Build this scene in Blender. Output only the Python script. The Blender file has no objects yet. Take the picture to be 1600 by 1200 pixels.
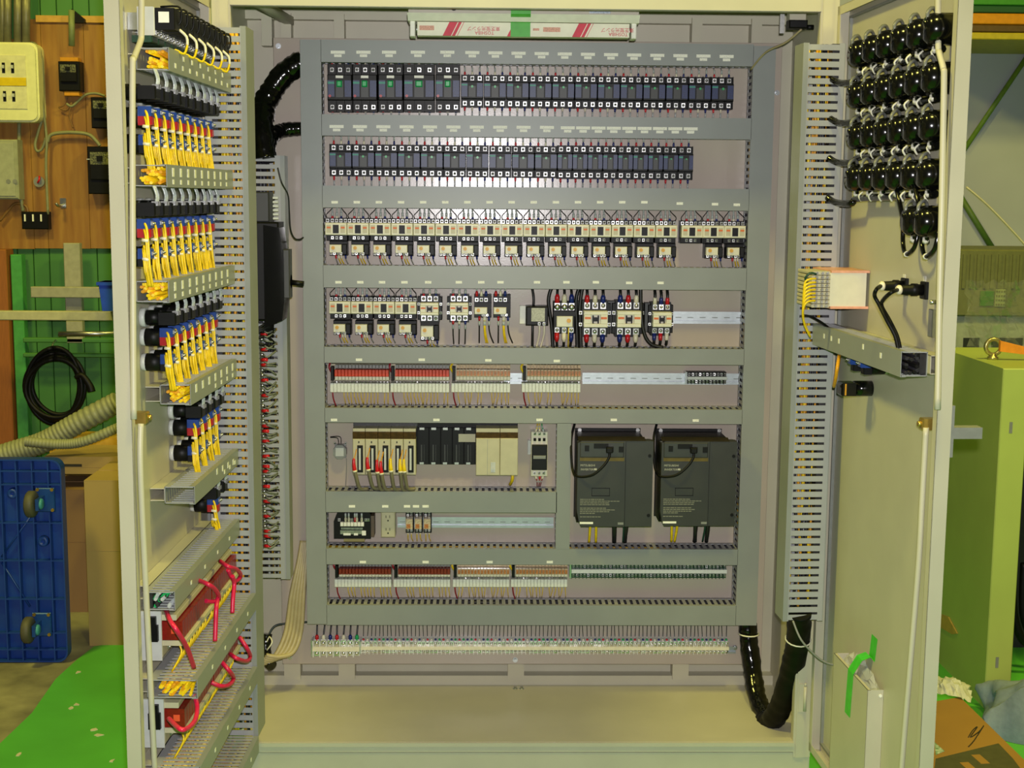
import bpy, math, random
from mathutils import Matrix, Vector
S = bpy.context.scene
C = S.collection
RN = random.Random(11)
PI = math.pi

# ------------------------------------------------------------------ camera
FPX, PITCH, ROLL, YAW = 2123.3, .1362, .0083, .0228
CAM = Vector((-.1561, -3.9309, 1.648))
_fw = Vector((math.sin(YAW)*math.cos(PITCH), math.cos(YAW)*math.cos(PITCH), -math.sin(PITCH)))
_ri = Vector((math.cos(YAW), -math.sin(YAW), 0))
_up = _ri.cross(_fw)
_ri, _up = _ri*math.cos(ROLL)+_up*math.sin(ROLL), _up*math.cos(ROLL)-_ri*math.sin(ROLL)
cd = bpy.data.cameras.new('camera')
cam = bpy.data.objects.new('camera', cd)
C.objects.link(cam)
cd.sensor_width = 36
cd.lens = FPX/1600*36
cd.clip_end = 100
m = Matrix.Identity(4)
for i in range(3):
    m[i][0] = _ri[i]; m[i][1] = _up[i]; m[i][2] = -_fw[i]; m[i][3] = CAM[i]
cam.matrix_world = m
S.camera = cam

# ------------------------------------------------------------------ light
S.view_settings.view_transform = 'Standard'
S.view_settings.look = 'None'
S.view_settings.gamma = 1
S.view_settings.use_curve_mapping = False
S.view_settings.exposure = -0.16
w = bpy.data.worlds.new('workshop_air')
S.world = w
w.use_nodes = True
bg = w.node_tree.nodes['Background']
bg.inputs[0].default_value = (1, .92, .56, 1)
bg.inputs[1].default_value = .075

def lamp(name, kind, loc, energy, col, size=.1, target=None, **k):
    d = bpy.data.lights.new(name, kind)
    d.energy = energy
    d.color = col
    if kind == 'AREA':
        d.shape = 'DISK'
        d.size = size
    else:
        d.shadow_soft_size = size
    for a, b in k.items():
        setattr(d, a, b)
    o = bpy.data.objects.new(name, d)
    C.objects.link(o)
    o.location = loc
    if target is not None:
        o.rotation_euler = (Vector(target)-Vector(loc)).to_track_quat('-Z', 'Y').to_euler()
    return o

# camera flash, and the high bay lamps of the workshop
lamp('camera_flash', 'SPOT', CAM+_up*.07+_ri*.02, 340, (1, .97, .98), .018, CAM+_fw*4, spot_size=1.1, spot_blend=.6)
lamp('high_bay_lamp', 'AREA', (.25, -2.6, 5.2), 88, (1, .90, .19), .5, (0, -1.2, 0))
lamp('high_bay_lamp', 'AREA', (-2.5, -1.3, 5.0), 145, (1, .90, .17), .6, (.3, -.9, .6))
lamp('high_bay_lamp', 'AREA', (2.6, -1.3, 5.0), 145, (1, .90, .18), .6, (-.3, -.9, .6))

# ------------------------------------------------------------------ pixel rays (1600 x 1200 frame)
def ray(px, py):
    return _fw+_ri*((px-800)/FPX)-_up*((py-600)/FPX)

def hit(px, py, q, n):
    d = ray(px, py)
    return CAM+d*((Vector(q)-CAM).dot(n)/d.dot(n))

def P(px, py, y=0.0):
    """point on the upright plane y"""
    return hit(px, py, (0, y, 0), Vector((0, 1, 0)))

def G(px, py, z=0.0):
    return hit(px, py, (0, 0, z), Vector((0, 0, 1)))

# ------------------------------------------------------------------ materials
MATS = {}

def lin(c):
    return tuple(((v/255)/12.92 if v <= 10 else (((v/255)+.055)/1.055)**2.4) for v in c)+(1,)

def mat(name, rgb, rough=.5, metal=0, var=.08, scale=40, bump=0, bscale=200, spec=.5, alpha=1, trans=0, emit=0, stretch=None, rgb2=None, lo=.35, hi=.65, coat=0, detail=3):
    if name in MATS:
        return MATS[name]
    M = bpy.data.materials.new(name)
    M.use_nodes = True
    nt = M.node_tree
    b = nt.nodes['Principled BSDF']
    b.inputs['Roughness'].default_value = rough
    b.inputs['Metallic'].default_value = metal
    b.inputs['Specular IOR Level'].default_value = spec
    b.inputs['Alpha'].default_value = alpha
    b.inputs['Transmission Weight'].default_value = trans
    b.inputs['Coat Weight'].default_value = coat
    tc = nt.nodes.new('ShaderNodeTexCoord')
    src = tc.outputs['Object']
    if stretch:
        mp = nt.nodes.new('ShaderNodeMapping')
        mp.inputs['Scale'].default_value = stretch
        nt.links.new(src, mp.inputs[0])
        src = mp.outputs[0]
    n = nt.nodes.new('ShaderNodeTexNoise')
    n.inputs['Scale'].default_value = scale
    n.inputs['Detail'].default_value = detail
    nt.links.new(src, n.inputs['Vector'])
    r = nt.nodes.new('ShaderNodeValToRGB')
    a = lin(rgb)
    if rgb2:
        c0, c1 = a, lin(rgb2)
    else:
        c0 = tuple(v*(1-var) for v in a[:3])+(1,)
        c1 = tuple(min(1, v*(1+var)) for v in a[:3])+(1,)
    r.color_ramp.elements[0].color = c0
    r.color_ramp.elements[1].color = c1
    r.color_ramp.elements[0].position = lo
    r.color_ramp.elements[1].position = hi
    nt.links.new(n.outputs[0], r.inputs[0])
    nt.links.new(r.outputs[0], b.inputs['Base Color'])
    if emit:
        nt.links.new(r.outputs[0], b.inputs['Emission Color'])
        b.inputs['Emission Strength'].default_value = emit
    if bump:
        n2 = nt.nodes.new('ShaderNodeTexNoise')
        n2.inputs['Scale'].default_value = bscale
        nt.links.new(src, n2.inputs['Vector'])
        bp = nt.nodes.new('ShaderNodeBump')
        bp.inputs['Strength'].default_value = bump
        bp.inputs['Distance'].default_value = .002
        nt.links.new(n2.outputs[0], bp.inputs['Height'])
        nt.links.new(bp.outputs[0], b.inputs['Normal'])
    MATS[name] = M
    return M

PAINT = mat('beige_cabinet_paint', (186, 181, 160), .42, var=.03, scale=8, bump=.05, bscale=300)
PLATE = mat('beige_plate_paint', (178, 166, 154), .22, var=.03, scale=6, bump=.04, bscale=300)
DUCT = mat('grey_duct_plastic', (136, 139, 138), .4, var=.03, scale=10)
DUCTS = mat('grey_slotted_plastic', (154, 155, 158), .45, var=.03, scale=10)
BLACK = mat('black_moulded_plastic', (10, 10, 10), .45, spec=.25, var=.2)
BLACKG = mat('black_glossy_plastic', (8, 9, 8), .16, var=.2)
CHAR = mat('charcoal_plastic', (48, 49, 48), .45, var=.06, scale=20)
IVORY = mat('ivory_plastic', (220, 214, 190), .4, var=.05)
PLCB = mat('beige_plc_plastic', (188, 180, 150), .45, var=.04)
SILVER = mat('bright_screw_metal', (182, 182, 180), .36, 1, var=.1, scale=120)
SILVER2 = mat('clean_terminal_metal', (232, 232, 228), .24, 1, var=.06, scale=120)
STEEL = mat('zinc_plated_steel', (196, 200, 204), .3, 1, var=.06, scale=60)
RAIL = mat('din_rail_zinc', (182, 188, 192), .42, .85, var=.05, scale=60)
WHITE = mat('white_label', (236, 234, 222), .5, var=.04)
TAG = mat('white_printed_tag', (235, 233, 220), .5, scale=420, rgb2=(190, 188, 176), lo=.55, hi=.75, stretch=(1, 1, .6))
RED = mat('red_vinyl', (196, 22, 34), .32, var=.1)
BLUE = mat('blue_vinyl', (22, 38, 110), .32, var=.1)
CREAM = mat('cream_vinyl', (226, 218, 190), .35, var=.06)
GREEN = mat('green_plastic', (14, 160, 84), .35, var=.1)
TEAL = mat('teal_stripe', (30, 140, 118), .45, var=.1)
NAVY = mat('blue_nameplate', (22, 40, 88), .42, var=.18, scale=300)
NAVY2 = mat('blue_rating_label', (18, 36, 88), .42, var=.3, scale=420)
ORANGE = mat('orange_mark', (214, 104, 30), .5, var=.12, scale=300)
OCHRE = mat('ochre_dial', (214, 158, 50), .45, var=.12, scale=200)
YEL = mat('yellow_wire', (232, 198, 20), .4, var=.12, scale=60)
YELO = mat('amber_wire', (214, 150, 24), .42, var=.12, scale=60)
REDR = mat('red_relay_plastic', (202, 62, 30), .3, var=.15, scale=300)
DRED = mat('dark_red_relay', (128, 34, 16), .35, var=.2, scale=200)
CLEAR = mat('clear_relay_cover', (206, 184, 150), .12, var=.2, scale=300)
COPPER = mat('brown_relay_coil', (178, 110, 58), .35, var=.3, scale=300)
MARK = mat('white_terminal_marker', (222, 222, 214), .35, var=.06, scale=200)
GREY = mat('mid_grey_plastic', (128, 130, 126), .45, var=.06)
LGREY = mat('light_grey_plastic', (190, 192, 188), .4, var=.05)
CLR = mat('clear_sleeve', (176, 182, 180), .2, var=.15, scale=300)
GRNB = mat('dark_green_terminal', (26, 62, 46), .4, var=.2, scale=200)
BLUEB = mat('blue_contact_block', (26, 62, 136), .35, var=.12)
REDB = mat('red_contact_block', (170, 22, 30), .35, var=.12)
TAPE = mat('green_masking_tape', (64, 190, 40), .45, var=.08, scale=60)
CABLE = mat('beige_cable_jacket', (170, 156, 116), .45, var=.06)
GUM = mat('black_rubber', (9, 9, 9), .5, spec=.25, var=.2)

# ------------------------------------------------------------------ mesh builder
class MB:
    def __init__(s):
        s.v, s.f, s.sm, s.mi, s.cur = [], [], [], [], 0

    def add(s, vs, fs, smooth=False):
        o = len(s.v)
        s.v += [tuple(a) for a in vs]
        for f in fs:
            s.f.append(tuple(i+o for i in f))
            s.sm.append(smooth)
            s.mi.append(s.cur)
        return s

    def mat(s, i):
        s.cur = i
        return s

    def box(s, x0, x1, y0, y1, z0, z1, ch=0):
        if not ch:
            return s.add([(x0, y0, z0), (x1, y0, z0), (x1, y1, z0), (x0, y1, z0), (x0, y0, z1), (x1, y0, z1), (x1, y1, z1), (x0, y1, z1)],
                         [(0, 1, 5, 4), (1, 2, 6, 5), (2, 3, 7, 6), (3, 0, 4, 7), (4, 5, 6, 7), (3, 2, 1, 0)])
        def rc(y, c):
            return [(x0+c, y, z0+c), (x1-c, y, z0+c), (x1-c, y, z1-c), (x0+c, y, z1-c)]
        fs = [(0, 1, 2, 3), (11, 10, 9, 8)]
        for k in (0, 4):
            for i in range(4):
                j = (i+1) % 4
                fs.append((k+i, k+4+i, k+4+j, k+j))
        return s.add(rc(y0, ch)+rc(y0+ch, 0)+rc(y1, 0), fs)

    def prism(s, poly, ax, t0, t1):
        def pt(a, b, t):
            return {'x': (t, a, b), 'y': (a, t, b), 'z': (a, b, t)}[ax]
        n = len(poly)
        ar = sum(poly[i][0]*poly[(i+1) % n][1]-poly[(i+1) % n][0]*poly[i][1] for i in range(n))
        if (ar > 0) == (ax == 'y'):
            poly = poly[::-1]
        vs = [pt(a, b, t0) for a, b in poly]+[pt(a, b, t1) for a, b in poly]
        fs = [tuple(range(n-1, -1, -1)), tuple(range(n, 2*n))]
        fs += [(i, (i+1) % n, n+(i+1) % n, n+i) for i in range(n)]
        return s.add(vs, fs)

    def lathe(s, prof, ax='y', c=(0, 0, 0), n=12, smooth=True):
        vs, fs = [], []
        for r, t in prof:
            for i in range(n):
                a = 2*PI*i/n
                p, q = r*math.cos(a), r*math.sin(a)
                o = {'x': (t, p, q), 'y': (q, t, p), 'z': (p, q, t)}[ax]
                vs.append((c[0]+o[0], c[1]+o[1], c[2]+o[2]))
        for k in range(len(prof)-1):
            for i in range(n):
                j = (i+1) % n
                fs.append((k*n+i, k*n+j, (k+1)*n+j, (k+1)*n+i))
        s.add(vs, fs, smooth)
        o = len(s.v)-len(vs)
        for k, rev in ((0, True), (len(prof)-1, False)):
            if prof[k][0] > 1e-6:
                idx = [o+k*n+i for i in range(n)]
                s.f.append(tuple(idx[::-1] if rev else idx))
                s.sm.append(False)
                s.mi.append(s.cur)
        return s

    def cyl(s, ax, c, r, t0, t1, n=10, r2=None):
        return s.lathe([(r, t0), (r if r2 is None else r2, t1)], ax, c, n)

    def tube(s, pts, r, n=6, sub=0, flat=None):
        pts = [Vector(p) for p in pts]
        if sub:
            pts = spline(pts, sub)
        rr = r if callable(r) else (lambda t: r)
        vs, fs = [], []
        N = len(pts)
        u = None
        for i, p in enumerate(pts):
            d = (pts[min(i+1, N-1)]-pts[max(i-1, 0)]).normalized()
            if u is None:
                u = d.orthogonal().normalized()
            u = (u-d*u.dot(d))
            u = u.normalized() if u.length > 1e-6 else d.orthogonal().normalized()
            v = d.cross(u)
            for k in range(n):
                a = 2*PI*k/n
                vs.append(p+(u*math.cos(a)+v*math.sin(a))*rr(i/(N-1)))
        for i in range(N-1):
            for k in range(n):
                j = (k+1) % n
                fs.append((i*n+k, i*n+j, (i+1)*n+j, (i+1)*n+k))
        s.add(vs, fs, True)
        s.add([], [])
        o = len(s.v)-len(vs)
        for idx in ([o+k for k in range(n)][::-1], [o+(N-1)*n+k for k in range(n)]):
            s.f.append(tuple(idx)); s.sm.append(False); s.mi.append(s.cur)
        return s

    def mesh(s, name, *mats):
        me = bpy.data.meshes.new(name)
        me.from_pydata(s.v, [], s.f)
        for a in mats:
            me.materials.append(a)
        me.polygons.foreach_set('use_smooth', s.sm)
        if len(mats) > 1:
            me.polygons.foreach_set('material_index', s.mi)
        me.update()
        return me

def spline(pts, k):
    out = []
    for i in range(len(pts)-1):
        p0, p1, p2, p3 = pts[max(i-1, 0)], pts[i], pts[i+1], pts[min(i+2, len(pts)-1)]
        for j in range(k):
            t = j/k
            out.append(.5*((2*p1)+(p2-p0)*t+(2*p0-5*p1+4*p2-p3)*t*t+(3*p1-p0-3*p2+p3)*t**3))
    out.append(pts[-1])
    return out

def B(name, mt, *a, **k):
    return MB().box(*a, **k).mesh(name, mt)

# ------------------------------------------------------------------ objects
def tag(o, label=None, cat=None, group=None, kind=None):
    if label: o['label'] = label
    if cat: o['category'] = cat
    if group: o['group'] = group
    if kind: o['kind'] = kind
    return o

def ob(name, me, parent=None, M=None, label=None, kind=None):
    o = bpy.data.objects.new(name, me)
    C.objects.link(o)
    if parent is not None:
        o.parent = parent
    if M is not None:
        o.matrix_basis = M
    return tag(o, label, kind=kind)

def solo(name, me, label, cat, group=None, M=None, kind=None):
    return tag(ob(name, me, None, M), label, cat, group, kind)

def thing(name, label, cat, M=None, group=None):
    return tag(ob(name, None, None, M), label, cat, group)

def struct(name, me, parent=None, M=None):
    o = ob(name, me, parent, M)
    if parent is None:
        o['kind'] = 'structure'
    return o

class Tpl:
    """a kind of thing: parts and sub-parts, instanced with shared meshes"""
    def __init__(s):
        s.p = []

    def add(s, name, me, parent=None, M=None, label=None, kind=None):
        s.p.append((name, me, parent, M, label, kind))
        return len(s.p)-1

    def put(s, name, M, label, cat, group=None):
        r = thing(name, label, cat, M, group)
        made = []
        for n, me, pa, MM, lb, kd in s.p:
            made.append(ob(n, me, r if pa is None else made[pa], MM, lb, kd))
        return r

def T(x, y, z):
    return Matrix.Translation((x, y, z))

def RZ(a):
    return Matrix.Rotation(a, 4, 'Z')

def RY(a):
    return Matrix.Rotation(a, 4, 'Y')

def RX(a):
    return Matrix.Rotation(a, 4, 'X')

def text(name, body, mt, size, parent, M, align='CENTER', ext=.0003):
    cu = bpy.data.curves.new(name, 'FONT')
    cu.body = body
    cu.size = size
    cu.extrude = ext
    cu.align_x = align
    cu.align_y = 'CENTER'
    cu.resolution_u = 2
    o = bpy.data.objects.new(name, cu)
    C.objects.link(o)
    dg = bpy.context.evaluated_depsgraph_get()
    me = bpy.data.meshes.new_from_object(o.evaluated_get(dg))
    bpy.data.objects.remove(o)
    me.materials.clear()
    me.materials.append(mt)
    return ob(name, me, parent, M)

# ------------------------------------------------------------------ door frames (local x along the door, -y into the cabinet side)
AL, AR = .031, -.046
HL, HR = Vector((-.8745, -.379, 0)), Vector((.780, -.379, 0))
ML = Matrix.Translation(HL) @ RZ(PI/2-AL)
MR = Matrix.Translation(HR) @ RZ(-PI/2-AR)
MLi, MRi = ML.inverted(), MR.inverted()

def DL(px, py, d):
    n = (ML.to_3x3() @ Vector((0, -1, 0)))
    q = MLi @ hit(px, py, HL+n*d, n)
    return q.x, q.z

def DR(px, py, d):
    n = (MR.to_3x3() @ Vector((0, -1, 0)))
    q = MRi @ hit(px, py, HR+n*d, n)
    return q.x, q.z

# lettering made first, while the scene is small
def tmesh(body, size, mt):
    o = text('lettering', body, mt, size, None, None)
    me = o.data
    bpy.data.objects.remove(o)
    return me
INK = mat('red_print', (206, 58, 70), .6)
INKL = mat('light_grey_print', (176, 176, 160), .6)
INKD = mat('dark_print', (50, 46, 30), .6)
TX_TOSH = tmesh('TOSHIBA', .0125, INK)
TX_LAMP = tmesh('東芝蛍光ランプ', .0125, INK)
TX_MITS = tmesh('MITSUBISHI', .0085, INKL)
TX_INV = tmesh('INVERTER', .0085, INKL)

# ------------------------------------------------------------------ the workshop
CONC = mat('worn_concrete', (92, 88, 66), .85, scale=5, rgb2=(170, 164, 122), lo=.3, hi=.72, bump=.3, bscale=60, detail=8)
GPAINT = mat('green_floor_paint', (92, 186, 62), .55, var=.1, scale=3, bump=.1, bscale=40, detail=6)
GWALL = mat('green_wall_sheet', (68, 122, 60), .5, var=.12, scale=4)
GWALLD = mat('dark_green_steel', (26, 78, 50), .5, var=.12, scale=4)
PALEW = mat('pale_grey_wall', (178, 180, 196), .7, var=.06, scale=2)
WY = 1.8
struct('floor', B('floor', CONC, -7, 7, -6, 6, -.1, 0))
gp = [G(-140, 1330), G(0, 1163), G(50, 1115), G(87, 1062), G(120, 1032), G(147, 1011)]
poly = [(p.x, p.y) for p in gp]+[(-1.42, 1.0), (-1.0, WY), (6, 4.5), (6, -5), (-1.5, -5)]
struct('floor_paint', MB().prism(poly, 'z', .0005, .003).mesh('floor_paint', GPAINT))
chips = MB()
for px, py in ((122, 1052), (121, 1103), (112, 1108), (145, 1142), (155, 1150), (174, 1191), (30, 1180)):
    q = G(px, py)
    chips.prism([(q.x+RN.uniform(.004, .016)*math.cos(a), q.y+RN.uniform(.004, .02)*math.sin(a)) for a in (0, 1.1, 2.2, 3.4, 4.4, 5.4)], 'z', .003, .0045)
struct('floor_chips', chips.mesh('floor_chips', mat('bare_floor_chip', (216, 206, 170), .8)))

# left part of the rear wall: upright green boards, each a sheet of its own
wl = struct('wall_back', B('wall_back', GWALLD, -4.5, .95, WY+.012, WY+.1, 0, 3.2))
bw = .066
sheet = MB().box(0, bw-.003, 0, .012, 0, 3.2, .0025).mesh('wall_board', GWALL)
for i in range(34):
    ob('wall_board', sheet, wl, T(-2.95+i*bw, WY, 0))
wr = struct('wall_right', B('wall_right', PALEW, .9, 5.5, 3.0, 3.1, 0, 3.6))

# ------------------------------------------------------------------ the cabinet
YF, YB = -.359, .16
XL, XR = -.8007, .7123
ZT, ZB, ZF = 2.129, .164, .15
cab = thing('control_cabinet', 'large beige steel control cabinet standing with both doors open', 'cabinet')
FR = .047
OL, OR_ = XL-FR, XR+FR
OT = 2.20
ob('back_wall', B('back_wall', PAINT, OL+.002, OR_-.002, YB, YB+.003, ZF-.03, OT-.002), cab)
ob('side_wall', B('side_wall', PAINT, OL, OL+.003, YF+.002, YB, ZF-.03, OT), cab)
ob('side_wall', B('side_wall', PAINT, OR_-.003, OR_, YF+.002, YB, ZF-.03, OT), cab)
ob('roof', B('roof', PAINT, OL-.002, OR_+.002, YF, YB, OT, OT+.003), cab)
ob('floor_plate', B('floor_plate', PAINT, OL+.003, OR_-.003, YF+.02, YB, ZF-.003, ZF), cab)
# folded front frame: two posts, two rails, each with an inner return lip and a seam
def post(x0, x1, lip):
    b = MB().box(x0, x1, YF, YF+.0025, ZB-.045, OT)
    b.box(lip-.001, lip+.001, YF+.0025, YF+.03, ZB, ZT)
    sx = x0+(x1-x0)*(.42 if lip < 0 else .58)
    b.box(sx, sx+(.022 if lip < 0 else -.022), YF-.003, YF, ZB-.045, OT)
    return b.mesh('frame_post', PAINT)
ob('frame_post', post(OL, XL, XL), cab)
ob('frame_post', post(XR, OR_, XR), cab)
ob('frame_rail', MB().box(XL, XR, YF, YF+.0025, ZT, OT).box(XL, XR, YF+.0025, YF+.03, ZT-.001, ZT+.001).mesh('frame_rail', PAINT), cab)
ob('frame_rail', MB().box(XL, XR, YF, YF+.0025, ZB-.030, ZB).box(XL, XR, YF+.0025, YF+.03, ZB-.002, ZB).box(XL, XR, YF-.006, YF, ZB-.012, ZB-.001).mesh('frame_rail', PAINT), cab)
ob('plinth', MB().box(OL, OR_, YF+.004, YF+.012, 0, ZB-.033).box(OL, OL+.01, YF+.012, YB, 0, ZB-.033).box(OR_-.01, OR_, YF+.012, YB, 0, ZB-.033).mesh('plinth', PAINT), cab)
# roof stay and the rear channel along the top
ob('roof_stay', MB().tube([(XL+.02, YF+.03, 2.165), (XL+.085, YB-.03, 2.15)], .016, 4).mesh('roof_stay', PAINT), cab)
pa, pb = P(427, 60, .085), P(1222, 1038, .085)
YP = .085
PX0, PX1, PZ0, PZ1 = -.759, .711, .229, 2.098
mp_ = MB().box(PX0, PX1, YP, YP+.0032, PZ0, PZ1, .001).box(PX0, PX1, YP+.0032, YP+.025, PZ1-.002, PZ1).box(PX0, PX1, YP+.0032, YP+.025, PZ0, PZ0+.002)
mplate = ob('mounting_plate', mp_.mesh('mounting_plate', PLATE), cab)
bolt = MB().cyl('y', (0, 0, 0), .008, -.002, 0, 12).lathe([(0, -.007), (.005, -.007), (.0055, -.002)], 'y', (0, 0, 0), 6, False).mesh('bolt', STEEL)
for px, py in ((435, 72), (1148, 1012), (805, 1031), (453, 1027), (1214, 145)):
    q = P(px, py, YP)
    ob('bolt', bolt, mplate, T(q.x, YP, q.z))
for px in (457, 542, 806, 1063):
    q = P(px, 1050, YP+.03)
    ob('plate_bracket', MB().box(q.x-.025, q.x+.025, YP+.026, YB, ZF+.02, PZ0+.03).mesh('plate_bracket', PAINT), cab)
for px in (417, 447, 530, 1089, 1182):
    q = P(px, 50, YP+.03)
    ob('plate_bracket', MB().box(q.x-.015, q.x+.015, YP+.026, YB, PZ1-.02, OT-.03).mesh('plate_bracket', PAINT), cab)
ob('rear_channel', MB().box(OL+.003, OR_-.003, YB-.04, YB, ZF, ZF+.03).mesh('rear_channel', PAINT), cab)
ob('rear_channel', MB().box(OL+.003, OR_-.003, YB-.035, YB, OT-.045, OT).mesh('rear_channel', PAINT), cab)
for px, py in ((805, 1076), (815, 1076), (780, 1064)):
    q = G(px, py, ZF)
    ob('floor_bolt', bolt, cab, T(q.x, q.y, ZF) @ RX(-PI/2))

# the two doors: a folded steel pan each
DW, DZ0, DZ1 = .795, .150, 2.138
def door_mesh(s):
    x0, x1 = (-DW, 0) if s < 0 else (0, DW)
    b = MB().box(x0, x1, 0, .0015, DZ0, DZ1)
    t, dp, lp = .0015, .030, .022
    b.box(x0, x0+t, -dp, 0, DZ0, DZ1).box(x1-t, x1, -dp, 0, DZ0, DZ1)
    b.box(x0, x1, -dp, 0, DZ0, DZ0+t).box(x0, x1, -dp, 0, DZ1-t, DZ1)
    b.box(x0, x0+lp, -dp, -dp+t, DZ0, DZ1).box(x1-lp, x1, -dp, -dp+t, DZ0, DZ1)
    b.box(x0, x1, -dp, -dp+t, DZ0, DZ0+lp).box(x0, x1, -dp, -dp+t, DZ1-lp, DZ1)
    return b.mesh('door', PAINT)
doorL = ob('door', door_mesh(-1), cab, ML, 'left door panel crowded with switches, relays and ducts')
doorR = ob('door', door_mesh(1), cab, MR, 'right door panel with rows of black capped meters')
# rubber seals
for dr, s in ((doorL, -1), (doorR, 1)):
    x0, x1 = (-DW, 0) if s < 0 else (0, DW)
    a, g = .026, .006
    b = MB().box(x0+a, x0+a+g, -.008, 0, DZ0+a, DZ1-a).box(x1-a-g, x1-a, -.008, 0, DZ0+a, DZ1-a).box(x0+a, x1-a, -.008, 0, DZ0+a, DZ0+a+g).box(x0+a, x1-a, -.008, 0, DZ1-a-g, DZ1-a)
    ob('door_seal', b.mesh('door_seal', GREY), dr)

def rod(dr, D, pts, d, r=.0065):
    q = [Vector((*[D(px, py, d)[0]], -d, D(px, py, d)[1])) for px, py in pts]
    return ob('lock_rod', MB().tube(q, r, 8, 6).mesh('lock_rod', PAINT), dr)
rod(doorL, DL, ((221, -12), (221, 50), (219, 66), (209, 92), (207, 110), (207, 300), (208, 500), (209, 655)), .038)
rod(doorL, DL, ((220, 662), (219, 720), (223, 820), (227, 900), (243, 1230)), .042)
rod(doorR, DR, ((1466, -12), (1466, 70), (1468, 84), (1474, 108), (1475, 130), (1472, 300), (1468, 470), (1465, 640)), .044)
rod(doorR, DR, ((1447, 668), (1441, 780), (1434, 900), (1413, 1150), (1407, 1230)), .038)
gm = MB().box(-.012, .012, -.046, 0, -.012, .012, .003).cyl('y', (0, 0, 0), .006, -.052, -.044, 8).mesh('rod_guide', mat('brass_guide', (190, 160, 80), .3, .8))
for dr, D, px, py in ((doorL, DL, 213, 652), (doorR, DR, 1457, 662)):
    x, z = D(px, py, .02)
    ob('rod_guide', gm, dr, T(x, 0, z))
x, z = DR(1462, 700, .015)
ob('lock_case', MB().box(x-.016, x+.016, -.016, 0, z-.05, z+.05, .003).mesh('lock_case', STEEL), doorR)
# outside handle of the right door
hx, hz = DW-.05, DR(1462, 672, 0)[1]
ob('door_handle', MB().box(hx-.02, hx+.02, .0015, .02, hz-.05, hz+.06, .0).box(hx-.018, hx+.012, .02, .085, hz-.012, hz+.012).mesh('door_handle', GREY), doorR)
# hinges on the right hand post
hinge = MB().cyl('z', (0, 0, 0), .0045, -.035, .035, 8).cyl('z', (0, 0, 0), .003, .035, .045, 8).box(-.016, 0, .006, .009, -.04, .04)
hm = hinge.mesh('hinge', PAINT)
for py in (1092,):
    q = P(1258 if py > 900 else 1301, py, YF-.012)
    ob('hinge', hm, cab, T(q.x, YF-.012, q.z))
for py in (1150,):
    q = P(380, py, YF-.012)
    ob('hinge', hm, cab, T(OL+.01, YF-.012, q.z))

# ------------------------------------------------------------------ wiring ducts
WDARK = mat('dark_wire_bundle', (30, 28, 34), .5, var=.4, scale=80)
YELD = mat('dull_yellow_wire', (150, 118, 20), .5, var=.3, scale=60)
def ladder(L, d, t, p, gap, lo, hi):
    """one slotted side wall in local x (length), y 0..-d, thickness t along z from 0"""
    b = MB().box(0, L, -lo, 0, 0, t).box(0, L, -d, -hi, 0, t)
    n = max(1, int(L/p))
    p = L/n
    for i in range(n+1):
        x0 = max(0, i*p-(p-gap)/2)
        x1 = min(L, i*p+(p-gap)/2)
        b.box(x0, x1, -hi, -lo, 0, t)
    return b

def duct(name, M, L, h, d, label, group, pitch=.0186, gap=.0085, tags=(), single=None, cover=DUCT, ends=True, lo=.18, hi=.93, fill=None):
    fill = (WDARK, YELD) if fill is None else fill
    """local: x along, z across (0..h), base y=0, cover y=-d"""
    r = thing(name, label, 'wiring duct', M, group)
    t = .002
    ob('duct_base', B('duct_base', DUCT, 0, L, -t, 0, 0, h), r)
    for k in (0, 1):
        MM = T(0, 0, 0) if k == 0 else T(0, 0, h-t)
        if single is not None and single == k:
            b = MB().box(0, L, -d*lo, -t, 0, t).box(0, L, -d+t, -d*hi, 0, t)
            wall = ob('slotted_wall', b.mesh('slotted_wall', DUCTS), r, MM)
            n = int(L/pitch)
            p = L/n
            fm = B('finger', DUCTS, -(p-gap)/2, (p-gap)/2, -d*hi, -d*lo, 0, t)
            for i in range(n):
                ob('finger', fm, wall, T((i+.5)*p, 0, 0))
        else:
            ob('slotted_wall', ladder(L, d-t, t, pitch, gap, d*lo, d*hi).mesh('slotted_wall', DUCTS), r, MM, kind='stuff')
    fb = MB()
    many = bool(fill) and len(fill) == 3
    for i in range(26 if many else 14):
        yy, zz = -d*RN.uniform(.2, .85), h*RN.uniform(.12, .88)
        fb.mat(i % 3 if not many else 1+i % 3)
        k = max(2, int(L/.12))
        fb.tube([(.002+(L-.004)*j/k, min(-.008, max(-d+.012, yy+RN.uniform(-.01, .01))), min(h-.007, max(.007, zz+RN.uniform(-.01, .01)))) for j in range(k+1)], .0036 if many else .0042, 5)
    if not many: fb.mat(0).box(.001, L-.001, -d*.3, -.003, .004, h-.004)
    if fill:
        ob('wires_inside', fb.mesh('wires_inside', WDARK, *fill), r, kind='stuff')
    c = MB().box(0, L, -d-.0015, -d, -.0015, h+.0015)
    c.box(0, L, -d, -d+.011, -.0015, -.0002).box(0, L, -d, -d+.011, h+.0002, h+.0015)
    ob('duct_cover', c.mesh('duct_cover', cover), r)
    for x, z, w, hh in tags:
        ob('label_tag', B('label_tag', TAG, x-w/2, x+w/2, -d-.0022, -d-.0015, z-hh/2, z+hh/2), r)
    return r

VX0, VX1 = P((500+511)/2, 518.5).x+.0006, P((1177+1151)/2, 524).x-.0006
DD = YP-.001   # depth of the panel ducts; covers stand in the plane y = 0

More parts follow.
